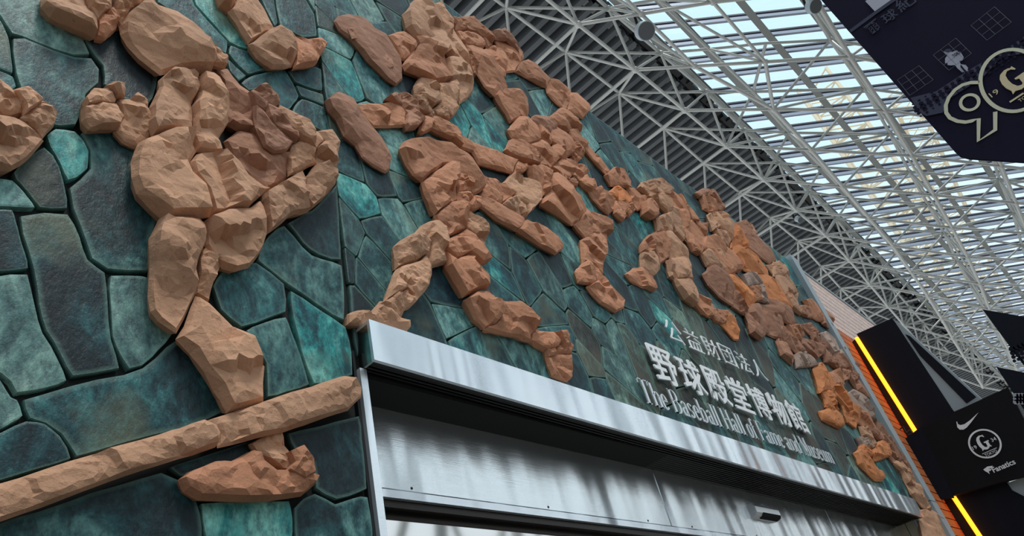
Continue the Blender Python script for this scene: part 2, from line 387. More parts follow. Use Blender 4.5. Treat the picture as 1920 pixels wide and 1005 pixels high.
# left part: slabs as they lie in the photograph  (tile L = photo pixels * 3) ; last field picks the glaze
LS = '''3|-60,-60 600,-60 500,60 430,170 480,250 520,318 410,322 300,285 200,245 120,210 60,200 30,150 0,95 -60,40
0|450,190 560,60 640,-60 760,-60 760,200 900,400 880,500 840,600 740,600 600,500 574,478 576,370 525,320 480,250
0|55,215 130,218 200,250 300,290 410,330 515,325 562,400 558,480 480,540 460,640 430,720 340,722 250,718 100,500 78,420 60,300
1|-60,60 0,120 45,215 60,300 72,430 0,400 -60,380
1|-60,395 0,408 72,440 90,500 60,520 -60,500
2|250,765 300,727 420,742 470,800 500,860 495,960 430,1010 372,1032 330,930 270,830
0|432,740 560,722 700,700 850,750 760,850 740,1010 800,1110 900,1200 850,1320 845,1542 700,1530 600,1527 500,1462 480,1380 440,1270 400,1180 372,1052 440,1015 505,955 503,850
0|60,975 160,880 240,822 300,880 335,945 362,1042 388,1185 215,1180 150,1090 78,1015
1|-60,1002 70,1014 140,1090 208,1180 100,1175 -60,1165
1|-60,1178 70,1185 90,1260 110,1335 140,1430 165,1525 0,1540 -60,1540
1|85,1208 240,1195 390,1202 420,1270 450,1335 470,1410 492,1468 540,1505 595,1535 608,1700 612,1810 625,1920 655,2010 690,2088 530,2110 390,2138 360,2070 330,2010 290,1930 245,1870 220,1790 205,1720 195,1620 180,1530 150,1420 115,1320
3|-60,1552 165,1535 178,1640 200,1730 240,1880 290,1950 325,2020 385,2150 250,2195 80,2228 50,2150 0,2110 -60,2090
3|602,1542 720,1550 845,1557 862,1745 920,1810 985,1882 930,1940 860,2015 800,2068 715,2096 670,2010 640,1950 620,1900 610,1700
1|105,2245 240,2215 390,2168 540,2130 700,2106 800,2070 870,2012 930,1950 985,1897 1090,1980 1180,2150 1290,2320 1000,2430 700,2500 415,2592 380,2510 340,2450 250,2388 150,2365 130,2310
3|-60,2125 0,2130 60,2240 98,2250 133,2350 60,2390 0,2425 -60,2440
1|-60,2452 0,2432 70,2395 140,2365 250,2382 335,2450 380,2520 410,2592 200,2650 0,2712 -60,2730
0|-60,2955 200,2880 500,2770 900,2650 1010,2702 1100,2805 1125,2900 1140,3075 -60,3075
2|1112,2820 1300,2825 1630,2812 1645,2920 1645,3075 1152,3075 1130,2930
0|935,2630 1150,2560 1400,2480 1460,2610 1250,2650 1100,2655 1012,2692
0|1600,2435 1800,2395 2020,2330 2045,2560 2065,2765 1960,2800 1888,2822 1820,2790 1762,2755 1760,2610 1660,2560
0|1640,2850 1700,2800 1765,2768 1880,2838 1980,2800 2068,2785 2105,3075 1652,3075
1|1182,1610 1250,1515 1430,1472 1520,1540 1600,1600 1610,1768 1500,1800 1350,1855 1290,1800 1230,1750
0|1432,1468 1450,1400 1505,1325 1590,1262 1650,1330 1700,1395 1750,1440 1800,1456 1925,1490 1940,1820 1780,1720 1605,1600 1520,1530
0|1602,1255 1750,1185 1830,1100 1895,1030 1905,1210 1922,1475 1860,1465 1790,1440 1740,1410 1700,1375 1655,1310
2|1615,1622 1700,1680 1800,1750 1945,1842 1975,1990 1985,2122 1860,2150 1755,2178 1720,2080 1690,2000 1640,1800
0|1362,1862 1480,1815 1608,1780 1640,1880 1690,2010 1745,2178 1600,2215 1490,2250 1490,2050 1420,1920
1|1342,468 1370,450 1400,432 1500,405 1600,392 1645,470 1682,550 1650,590 1620,632 1540,580 1470,500 1400,520
0|1632,642 1655,590 1690,556 1760,580 1822,608 1855,745 1885,1000 1870,780 1790,730 1700,690
0|1612,398 1700,385 1770,378 1805,392 1812,520 1740,500 1655,468
0|1655,480 1740,512 1815,535 1822,600 1750,570 1690,548
1|1288,255 1340,278 1400,292 1440,330 1530,388 1460,405 1392,425 1340,375 1300,330 1278,305
0|1272,325 1330,385 1385,432 1340,462 1290,405
1|872,-60 1058,-60 1090,40 1180,140 1282,242 1272,318 1180,240 1000,90 875,20
2|1068,-60 1195,-60 1290,70 1345,150 1400,240 1402,288 1340,270 1288,245 1150,90 1092,30
0|1440,-60 1528,-60 1545,50 1560,140 1540,160 1490,60
0|1538,-60 1680,-60 1730,20 1770,85 1785,212 1700,218 1565,145 1548,40
3|1688,-60 1766,-60 1770,72'''
k = 0
for ln in LS.split('\n'):
    m, pts = ln.split('|'); k += 1
    P = []
    for x, y in tpx('L', pts): v = wall(x, y, .996); P.append((v.x, v.z))
    slab(P, SL[int(m)], seed=k, gap=.0035)
def clip(P, a, b, c):        # keep a*x+b*z<=c
    out = []
    for i in range(len(P)):
        p, q = P[i], P[(i + 1) % len(P)]; dp = a * p[0] + b * p[1] - c; dq = a * q[0] + b * q[1] - c
        if dp <= 0: out.append(p)
        if (dp < 0 < dq) or (dq < 0 < dp): t = dp / (dp - dq); out.append((p[0] + (q[0] - p[0]) * t, p[1] + (q[1] - p[1]) * t))
    return out
def voronoi(seeds, region):
    for i, s in enumerate(seeds):
        P = list(region)
        for j, q in enumerate(seeds):
            if i == j: continue
            dx, dz = q[0] - s[0], q[1] - s[1]
            if dx * dx + dz * dz > 9: continue
            P = clip(P, dx, dz, dx * (s[0] + q[0]) / 2 + dz * (s[1] + q[1]) / 2)
            if len(P) < 3: break
        yield i, P
RS = '''608,12,0 640,8,1 688,25,3 603,40,1 652,40,3 735,12,1 748,42,0 620,75,1 712,60,1 640,125,2 597,150,0 695,155,1 765,150,1 600,205,0 815,8,3 845,28,1
652,300,0 615,225,1 727,250,1 745,305,1 702,330,1 677,375,2 765,355,0 745,412,1 790,397,0 650,435,3 715,440,0 700,490,0 645,500,0 682,530,0 670,565,0
832,545,2 857,605,1 782,600,0 935,510,2 927,467,0 968,440,1 985,522,3 1020,520,3 945,560,1 1032,592,1 1045,500,1 1065,467,1 1085,440,0 1082,520,0
1090,575,0 1015,430,0 877,640,1 965,662,0 940,675,0 1052,630,1 1110,575,1 1130,545,0 1165,545,1 1130,625,3 1155,645,3 1105,640,4 1077,685,1 1110,690,4
1127,725,1 1165,740,4 1152,690,3 1202,570,1 1228,560,1 1255,555,1 1268,585,4 1202,620,1 1242,600,2 1252,645,1 1190,668,4 1302,607,4
902,190,0 927,225,0 860,228,2 905,245,2 965,162,1 1015,187,1 1045,225,1 927,262,2 897,272,3 915,320,0 950,140,1 990,150,0 1090,215,1 1120,245,1 1150,290,0
1190,320,3 1230,345,1 1290,400,2 1120,330,1 1075,290,2 1100,400,1 1140,440,1 1170,430,0 1185,470,1 1160,500,1 1145,470,3 1215,430,2 1240,390,1 1220,520,1 1300,520,1 1310,560,1 1340,600,2 1355,630,1 1400,640,0 1345,655,4
1420,660,4 1290,640,4 1330,680,4 1370,700,4 1405,730,4 1290,700,4 1260,690,4 1230,700,4 1320,730,4 1300,760,4 1350,770,4 1400,790,4 1440,760,4 1480,740,1 1460,800,4 1500,790,4 1520,830,4 1550,850,1 1580,870,4 1600,850,1 1560,800,4 1470,700,1 1450,650,1
1400,500,1 1440,520,0 1480,560,1 1420,590,1 1380,560,2 1470,620,0 1510,640,1 1500,690,1 1540,740,4 1600,800,1 1640,880,1 1660,905,2 1625,905,4 1600,900,1'''
seeds = []; mats = []
for tok in RS.split():
    x, y, m = tok.split(','); v = wall(float(x), float(y), .996); seeds.append((v.x, v.z)); mats.append(int(m))
ZC = .79 * D + CAMZ
rg = random.Random(3); tries = 0
while tries < 900:                 # fill the rest of the wall with the same kind of slabs
    tries += 1; p = (rg.uniform(SX, XR), rg.uniform(ZC, ZT))
    if min(math.dist(p, q) for q in seeds) > (.42 if p[0] > 2.2 * D else .5): seeds.append(p); mats.append(rg.choice([0, 1, 1, 2, 4, 3] if p[1] < ZC + 2.4 else [0, 1, 1, 1, 2, 0]))
region = [(.8475 * D, ZC), (XR, ZC), (XR, ZT), (.8475 * D, ZT)]
# slabs run in slanting beds: stretch the cells along the beds
def fw(p): u = p[0] * .94 + p[1] * .34; v = -p[0] * .34 + p[1] * .94; return (u * 1.0, v * .72)
def bw(p): u, v = p[0], p[1] / .72; return (u * .94 - v * .34, u * .34 + v * .94)
for i, P in voronoi([fw(s) for s in seeds], [fw(s) for s in region]):
    if len(P) < 3: continue
    P = [bw(p) for p in P]
    if mats[i] == 3 and rg.random() < .3: mats[i] = 1
    slab(P, SL[mats[i]], seed=500 + i, gap=.0022, th=.012 + .010 * rg.random())
# rows above the frame on the left, and around the right jamb
a = wall(-60, -22); b_ = wall(588, -22)
reg2 = [(XL, a.z + .1), (SX - .02, b_.z + .1), (SX - .02, ZT), (XL, ZT)]
sd2 = []
while len(sd2) < 30:
    p = (rg.uniform(XL, SX), rg.uniform(a.z, ZT)); sd2.append(p)
for i, P in voronoi(sd2, reg2):
    if len(P) >= 3: slab(P, SL[rg.choice([0, 1, 1, 3])], seed=900 + i)
sd2 = [(rg.uniform(4.46 * D, XR), rg.uniform(.1, ZC)) for _ in range(14)]
for i, P in voronoi(sd2, [(4.46 * D, .02), (XR, .02), (XR, ZC), (4.46 * D, ZC)]):
    if len(P) >= 3: slab(P, SL[rg.choice([1, 4, 2])], seed=960 + i)
# end strip of steel, tiled wall beyond
fin = thing('wall_end_strip', (XR, D, 0), 'blue-grey metal strip closing the right end of the slab wall', kind='structure')
for za, zb in ((.02, .86 * D + CAMZ), (.865 * D + CAMZ, ZT + .05)):
    m = MB(); m.box((XR + .01, D * .96, za), (XR + .30, D + .2, zb)); m.build('strip_panel', M_grey, fin)
wr = thing('wall_right', (XR + .3, D, 0), 'tiled wall beyond the slab wall, pale rows above and orange rows below', kind='structure')
m = MB(); m.box((XR + .3, D + .02, 0), (XR + 9, D + .4, 2.63 * D + CAMZ)); m.build('backing', M_joint, wr)
zb = 2.10 * D + CAMZ; z = .1; th = .135; cnt = 0
while z < 2.63 * D + CAMZ:
    m = MB(); x = XR + .31
    m.box((x, D - .012, z), (XR + 9, D + .02, z + th - .018)); m.build('tile_row', M_tilep if z > zb else M_tileo, wr); z += th
m = MB(); m.box((XR + .3, D - .03, 2.63 * D + CAMZ), (XR + 9, D + .4, 2.64 * D + CAMZ + .02)); m.build('coping', M_grey, wr)

# ------------------------------------------------------------------ roof: space frame from its measured nodes
H = 12.5
def low(x, y, h=0):      # node seen at pixel (x,y), on the gently falling plane of the frame
    r = ray(x, y); s = (H + h) / (r.z + .05 * r.x); r = r * s; return Vector((r.x, r.y, r.z + CAMZ))
UH = .95
def chain(pts, h, k0, k1, first):
    L = {k0 + i - 0: low(*p, h) for i, p in enumerate(pts)}
    ks = sorted(L)
    dl = (L[ks[min(3, len(ks) - 1)]] - L[ks[0]]) / min(3, len(ks) - 1); q = min(3, len(ks) - 1); dr = (L[ks[-1]] - L[ks[-1 - q]]) / q
    for k in range(ks[0] - 1, first - 1, -1): L[k] = L[k + 1] - dl
    for k in range(ks[-1] + 1, k1 + 1): L[k] = L[k - 1] + dr
    return L
K1 = 13; K0 = -3
nA = chain([(949, 14), (1061, 97.5), (1161, 174), (1245, 240), (1320, 306), (1386, 360), (1444, 408), (1496, 451), (1539, 499), (1576, 540), (1611, 576)], UH, 0, K1, K0)
nB = chain([(1084, 46), (1191, 131), (1284, 207), (1362, 274), (1432, 337), (1493, 394), (1548, 441), (1593, 489), (1631, 534), (1665, 575), (1695, 610)], 0, 0, K1, K0)
nC = chain([(1141, 16), (1239, 100), (1324, 172), (1396, 244), (1460, 305), (1517, 360), (1566, 408), (1606, 459), (1641, 502)], UH, 0, K1, K0)
nD = chain([(1450, 205), (1521, 281), (1580, 350), (1630, 409), (1674, 461), (1708, 510), (1739, 555), (1765, 597), (1786, 635)], 0, 2, K1, 2)
nE = chain([(1202, 26), (1302, 124)], 0, 0, 1, K0); nFx = chain([(1337, 4), (1435, 116)], 0, 0, 1, K0)
nM = chain([(1412, 172), (1479, 249), (1541, 314), (1595, 372), (1641, 426), (1680, 474), (1712, 517)], UH, 2, K1, 2)
nMl = chain([(1329, 92), (1412, 172)], UH, 1, 2, K0); nMr = chain([(1436, 81), (1479, 249)], UH, 1, 2, 1)
nG = chain([(1594, 106), (1660, 207), (1710, 292), (1751, 366), (1785, 427), (1814, 482), (1837, 532), (1855, 580)], 0, 1, K1, K0)
nU = chain([(1557, 75), (1621, 166), (1669, 251), (1705, 322), (1740, 384), (1770, 437), (1795, 490)], UH, 1, K1, K0)
nY = chain([(1874, 336), (1899, 399), (1916, 460)], UH, 4, K1, 4)
for k in range(3, K0 - 1, -1): nY[k] = nY[k + 1] + (nU[k] - nU[k + 1])
sp = (nG[5] - nD[5]) * 1.0
sk = nG[4] - nD[4]
nH = {k: nG[k] + sk for k in nG}
nL = {k: Vector((nB[k].x, nB[k].y + 1.8, nB[k].z)) for k in nB}
def shift(dct, dy): return {k: v + Vector((0, dy, 0)) for k, v in dct.items()}
frame = thing('ceiling', (0, 0, H), 'white painted tubular space frame carrying the glazed roof', kind='structure')
_cyl = {}
def unit_cyl(mat, n):
    if (mat.name, n) not in _cyl:
        m = MB(); m.tube((0, 0, 0), (0, 0, 1), 1, n); me = bpy.data.meshes.new('tube'); me.from_pydata(m.v, [], m.f)
        for p in me.polygons: p.use_smooth = len(p.vertices) == 4
        me.materials.append(mat); _cyl[(mat.name, n)] = me
    return _cyl[(mat.name, n)]
joined = MB(); ncount = {}
def member(name, a, b, r):
    ncount[name] = ncount.get(name, 0) + 1; r *= .86
    if ncount[name] > 290: joined.tube(a, b, r, 7); return
    o = bpy.data.objects.new(name, unit_cyl(M_tube, 10)); d = b - a
    o.matrix_local = Matrix.Translation(a - frame.location) @ d.to_track_quat('Z', 'Y').to_matrix().to_4x4() @ Matrix.Diagonal((r, r, d.length, 1))
    sc.collection.objects.link(o); o.parent = frame
def along(L, r, nm='chord', lo=K0, hi=K1):
    for k in range(lo, hi):
        if k in L and k + 1 in L: member(nm, L[k], L[k + 1], r)
along(nA, .045); along(nB, .045); along(nC, .045); along(nD, .06, lo=2); along(nM, .05, lo=2); along(nG, .062); along(nU, .05); along(nY, .05)
along(nH, .06); along(nL, .045); along(nE, .045, hi=1); along(nFx, .045, hi=1); along(nMl, .04, hi=1)
member('chord', nE[1], nD[2], .05); member('chord', nFx[1], nD[2], .05); member('chord', nMl[1], nM[2], .045); member('chord', nMr[1], nM[2], .045)
def pair(Pd, Qd, off, r, nm, lo=K0, hi=K1):
    for k in range(lo, hi + 1):
        if k in Pd and k + off in Qd: member(nm, Pd[k], Qd[k + off], r)
for o_ in (0, 1): pair(nB, nA, o_, .038, 'brace'); pair(nL, nA, o_, .038, 'brace')
for o_ in (-1, 0):
    pair(nB, nC, o_, .038, 'brace'); pair(nB, nM, o_, .038, 'brace', 3); pair(nD, nM, o_, .038, 'brace', 3); pair(nD, nU, o_, .038, 'brace', 2)
    pair(nG, nU, o_, .04, 'brace'); pair(nG, nY, o_, .04, 'brace'); pair(nH, nY, o_, .04, 'brace')
    pair(nE, nC, o_, .036, 'brace', K0, 1); pair(nFx, nMl, o_, .036, 'brace', K0, 1)
pair(nB, nD, 0, .045, 'cross_tube', 2); pair(nD, nG, 0, .05, 'cross_tube', 2); pair(nG, nH, 0, .05, 'cross_tube')
pair(nB, nE, 0, .045, 'cross_tube', K0, 1); pair(nE, nFx, 0, .045, 'cross_tube', K0, 1); pair(nFx, nG, 0, .05, 'cross_tube', K0, 1)
pair(nL, nB, 0, .045, 'cross_tube'); pair(nC, nM, 0, .04, 'cross_tube', 2); pair(nM, nU, 0, .045, 'cross_tube', 2); pair(nU, nY, 0, .045, 'cross_tube')
pair(nA, nC, 0, .04, 'cross_tube'); pair(nC, nMl, 0, .04, 'cross_tube', K0, 1); pair(nMl, nU, 0, .04, 'cross_tube', K0, 0); member('cross_tube', nMl[1], nMr[1], .04); member('cross_tube', nMr[1], nU[1], .04)
# the frame goes on toward the open side, behind the viewer
prevH, prevY = nH, nY
for s_ in range(1, 4):
    h2 = {k: v + sk * s_ for k, v in nH.items()}; y2 = {k: v + sk * s_ for k, v in nY.items()}
    for k in range(K0, 11):
        joined.tube(h2[k], h2[k + 1], .06, 6); joined.tube(y2[k], y2[k + 1], .05, 6); joined.tube(prevH[k], h2[k], .05, 6); joined.tube(prevY[k], y2[k], .045, 6)
        joined.tube(h2[k], y2[k], .04, 6); joined.tube(h2[k], prevY[k], .04, 6)
    prevH, prevY = h2, y2
sph = bpy.data.meshes.new('node'); bm = bmesh.new(); bmesh.ops.create_icosphere(bm, subdivisions=2, radius=1); bm.to_mesh(sph); bm.free(); sph.materials.append(M_tube)
for p in sph.polygons: p.use_smooth = True
nn = 0
for L, r in ((nA, .09), (nB, .11), (nC, .10), (nD, .11), (nM, .10), (nG, .12), (nU, .11), (nY, .1), (nH, .11), (nE, .1), (nFx, .1), (nL, .1)):
    for k in sorted(L):
        o = bpy.data.objects.new('node_ball', sph); o.parent = frame; o.location = L[k] - frame.location; o.scale = (r * .72,) * 3; sc.collection.objects.link(o)
o = joined.build('far_tube', M_tube, frame, (0, -8, H)); o['kind'] = 'stuff'
# glazing: rafters along the hall, purlins across, glass above
def zroof(x, h): return CAMZ + (H + h) - .05 * x
raf = thing('ceiling', (0, 0, H + 1.5), 'glass roof on grey rafters and close-set purlins', kind='structure')
RH = 1.55
def sbeam(name, y, wdt, hgt, x0, x1, h, mat, par):
    V = []; 
    for x in (x0, x1):
        z = zroof(x, h)
        for dy, dz in ((-wdt, 0), (wdt, 0), (wdt, .03), (.012, .03), (.012, hgt - .03), (wdt, hgt - .03), (wdt, hgt), (-wdt, hgt), (-wdt, hgt - .03), (-.012, hgt - .03), (-.012, .03), (-wdt, .03)):
            V.append((x, y + dy, z + dz))
    n = 12; Fc = [(i, (i + 1) % n, n + (i + 1) % n, n + i) for i in range(n)] + [tuple(range(n)), tuple(range(2 * n - 1, n - 1, -1))]
    return fixn(mesh_obj(name, V, Fc, mat, par, ((x0 + x1) / 2, y, zroof(x0, h))))
yr = [.222, .19, .143 * 1.0, .055, -.02, -.115, -.21, -.31, -.42, -.54, -.68, -.82]
yr = [v * (H + RH) for v in yr]
for i, y in enumerate(yr):
    sbeam('rafter', y, .075, .30, -6, 62, RH - .12, M_rail, raf)
ya, yb_ = yr[0] + .25, yr[-1]
def skew(name, x, wdt, ha, hb, mat):
    V = []
    for y in (ya, yb_):
        xc = x - .98 * (y - ya)
        for dx_, hh in ((-wdt, ha), (wdt, ha), (wdt, hb), (-wdt, hb)): V.append((xc + dx_, y, zroof(xc, RH + hh)))
    return V, [(0, 1, 2, 3), (7, 6, 5, 4), (0, 4, 5, 1), (1, 5, 6, 2), (2, 6, 7, 3), (3, 7, 4, 0)]
x = -22; pur = 0
while x < 60:
    V, Fc = skew('purlin', x, .045, .20, .30, M_purlin); pp_ = fixn(mesh_obj('purlin', V, Fc, M_purlin, raf, (x, 0, zroof(x, RH + .2))))
    V, Fc = skew('gasket', x, .06, .35, .40, M_purlin2); g_ = fixn(mesh_obj('gasket', V, Fc, M_purlin2, None)); g_.parent = pp_; g_.matrix_parent_inverse = Matrix.Translation(-(pp_.location + raf.location))
    x += .76; pur += 1
m = MB()
for i in range(len(yr) - 1):
    V0 = [(-6, yr[i + 1], zroof(-6, RH + .43)), (62, yr[i + 1], zroof(62, RH + .43)), (62, yr[i], zroof(62, RH + .43)), (-6, yr[i], zroof(-6, RH + .43))]
    g = MB(); g.prism([Vector(v) for v in V0], Vector((0, 0, .012))); g.build('glass_pane', M_glass, raf, V0[0])
# corrugated deck over the wall side
deck = thing('ceiling', (0, 3, H + 1.2), 'dark corrugated metal deck along the wall side of the roof', kind='structure')
DH = 1.28; x = -6; pit = .30; y0, y1 = .215 * (H + DH), .62 * H
while x < 62:
    z = zroof(x, DH); h = .24
    V = []
    for y in (y0 + rnd.uniform(-.05, .05), y1):
        V += [(x, y, z), (x + .13, y, z), (x + .15, y, z + h), (x + .28, y, z + h), (x + pit, y, z - .015)]
    Fc = [(i, i + 1, i + 6, i + 5) for i in range(4)]
    mesh_obj('deck_rib', V, Fc, M_deck, deck, (x, y0, z)); x += pit
m = MB(); m.prism([Vector((-6, y0 - .05, zroof(-6, DH + .29))), Vector((62, y0 - .05, zroof(62, DH + .29))), Vector((62, y1, zroof(62, DH + .29))), Vector((-6, y1, zroof(-6, DH + .29)))], Vector((0, 0, .1)))
m.build('deck_top', M_deck, deck, (0, y0, H))
m = MB(); x = -6
while x < 62:                                            # edge trim with clips between deck and glazing
    z = zroof(x, DH + .05); m.box((x, y0 - .16, z), (x + .9, y0 - .04, z + .30)); m.box((x + .2, y0 - .26, z - .04), (x + .34, y0 - .1, z + .05)); x += .98
m.build('edge_trim', M_dark, deck, (0, y0, H))
# ------------------------------------------------------------------ steel canopy, fascia, entrance
cx0, cx1 = .851 * D, 4.44 * D
zt = .853 * D + CAMZ; zbm = .757 * D + CAMZ; yf = .949 * D
zt1 = .826 * D + CAMZ; zb1 = .728 * D + CAMZ
can = thing('entrance_canopy', (cx0, D, zt), 'long box canopy of brushed stainless steel over the entrance', 'canopy')
def quadbox(name, x0, x1, ya, yb, za0, zb0, za1, zb1_, mat, par):
    V = [(x0, ya, za0), (x1, ya, za1), (x1, ya, zb1_), (x0, ya, zb0), (x0, yb, za0), (x1, yb, za1), (x1, yb, zb1_), (x0, yb, zb0)]
    Fc = [(0, 1, 2, 3), (5, 4, 7, 6), (4, 0, 3, 7), (1, 5, 6, 2), (3, 2, 6, 7), (4, 5, 1, 0)]
    return fixn(mesh_obj(name, V, Fc, mat, par, (x0, ya, za0)))
xm = cx0 + (cx1 - cx0) * .52
zz = lambda x, a, b: a + (b - a) * (x - cx0) / (cx1 - cx0)
quadbox('fascia_panel', cx0, xm - .003, yf, yf + .02, zbm, zt, zz(xm, zbm, zb1), zz(xm, zt, zt1), M_steel, can)
quadbox('fascia_panel', xm + .003, cx1, yf, yf + .02, zz(xm, zbm, zb1), zz(xm, zt, zt1), zb1, zt1, M_steel, can)
quadbox('top_sheet', cx0, cx1, yf + .02, D + .01, zt - .02, zt - .002, zt1 - .02, zt1 - .002, M_steel, can)
quadbox('end_sheet', cx0, cx0 + .012, yf + .02, D + .01, zbm, zt - .02, zbm, zt - .02, M_end, can)
quadbox('end_sheet', cx1 - .012, cx1, yf + .02, D + .01, zb1, zt1 - .02, zb1, zt1 - .02, M_steel2, can)
quadbox('bottom_lip', cx0 + .012, cx1 - .012, yf + .02, yf + .045, zbm, zbm + .012, zb1, zb1 + .012, M_dark, can)
for i in range(12):
    y = yf + .055 + i * .026
    quadbox('soffit_slat', cx0 + .015, cx1 - .015, y, y + .010, zbm + .006, zbm + .05, zb1 + .006, zb1 + .05, M_dark, can)
# fascia panels below the canopy, recessed
door = thing('door_1', (cx0, D, 0), 'recessed entrance of stainless panels, dark frame and reflecting glass', kind='structure')
KP = 1.095; yp = D * KP; zp = .518 * D * KP + CAMZ; hp = .80 * D + CAMZ
xR_ = 4.42 * D
for a, b in ((.845, 1.874 * KP), (1.880 * KP, 3.150 * KP), (3.156 * KP, 4.42)):
    m = MB(); m.box((a * D, yp, zp + .004), (b * D, yp + .02, hp)); m.build('steel_panel', M_steel2, door, (a * D, yp, zp))
m = MB(); m.box((.845 * D, yp - .004, zp - .045), (xR_, yp + .02, zp - .004)); m.build('trim_strip', M_steel, door, (.862 * D, yp, zp))
for xs in (.945, 1.35, 1.762, 1.991, 2.4, 2.85, 3.3):
    m = MB(); m.tube((xs * KP * D, yp - .002, zp + .020), (xs * KP * D, yp + .001, zp + .020), .0075, 10); m.build('bolt_hole', M_dark, door, (xs * D, yp, zp))
m = MB(); m.box((.845 * D, yp + .02, zp - .085), (xR_, yp + .10, zp - .05)); m.build('head_soffit', M_frame, door, (.862 * D, yp, zp))
m = MB(); m.box((.845 * D, yp + .07, zp - .115), (xR_, yp + .12, zp - .085)); m.build('head_frame', M_frame, door, (.862 * D, yp, zp))
gx = [.87, 2.01, 3.1, 4.40]
for i in range(3):
    m = MB(); m.box((gx[i] * D, yp + .085, .05), (gx[i + 1] * D, yp + .10, zp - .115)); m.build('glass_pane', M_doorglass, door, (gx[i] * D, yp, 0))
    m = MB(); m.box((gx[i + 1] * D - .05, yp + .02, 0), (gx[i + 1] * D + .03, yp + .2, zp - .085)); m.build('mullion', M_steel if i == 0 else M_frame, door, (gx[i + 1] * D, yp, 0))
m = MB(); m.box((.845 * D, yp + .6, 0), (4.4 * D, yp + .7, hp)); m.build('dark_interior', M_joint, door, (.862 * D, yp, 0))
jam = thing('door_jamb', (SX, D, 0), 'bright stainless jamb running down from the left end of the canopy', kind='structure')
m = MB(); m.box((SX - .028, D - .04, .02), (SX + .014, D + .07, .757 * D + CAMZ - .003)); m.build('jamb_face', M_steel, jam, (SX, D, 0))
m = MB(); m.box((SX - .045, D - .015, .02), (SX - .029, D + .07, .80 * D + CAMZ)); m.build('shadow_gap', M_dark, jam, (SX, D, 0))
jr = thing('door_jamb', (xR_, D, 0), 'beige metal reveal under the right end of the canopy', kind='structure')
for a, b in ((1.002, 1.048), (1.051, 1.12)):
    m = MB(); m.box((xR_, a * D, .02), (xR_ + .02, b * D, .745 * D + CAMZ)); m.build('jamb_panel', M_beige, jr, (xR_, a * D, 0))
m = MB(); m.box((xR_ + .003, D - .02, .02), (xR_ + .10, D + .003, .74 * D + CAMZ)); m.build('jamb_edge', M_grey, jr, (xR_, D, 0))
# unseen building across the concourse, added to dim fill and streak the steel
ob_ = thing('unseen_wall_back', (0, -13, 0), 'unseen columned building added across the concourse to dim and streak the light', kind='structure')
m = MB(); m.box((-20, -14, 0), (48, -13.2, 6.5)); m.build('dark_glazing', plain('opposite_glazing', (.06, .07, .08), .3), ob_)
M_oc = plain('opposite_column', (.55, .50, .44), .7); M_ob = plain('opposite_band', (.42, .45, .50), .7)
m = MB(); m.box((-20, -13.1, 0), (-18, 3.2, 11)); m.build('added_side_wing', M_ob, ob_)  # unseen wing added to cut fill light from the left
rg = random.Random(2); x = -20
while x < 47:
    w1 = rg.choice([.4, .7, 1.3]); m = MB(); m.box((x, -13.2, 0), (x + w1, -12.8, 6.5)); m.build('added_column', M_oc if rg.random() < .5 else M_ob, ob_); x += w1 + rg.choice([.8, 1.2, 2.0])  # columns added to give the steel its streaked reflections
rg = random.Random(9); x = -14; i = 0
while x < 40:                      # inclined steel columns on the open side
    lean = (1.6, -1.1, .5)[i % 3]; m = MB(); m.tube((x, -12.2, 5.5), (x + lean * 2.2, -12.0, 13.0), (.16, .10, .22)[i % 3], 8)
    m.build('inclined_column', M_rail if i % 2 else M_tube, ob_); x += rg.uniform(.9, 1.9); i += 1
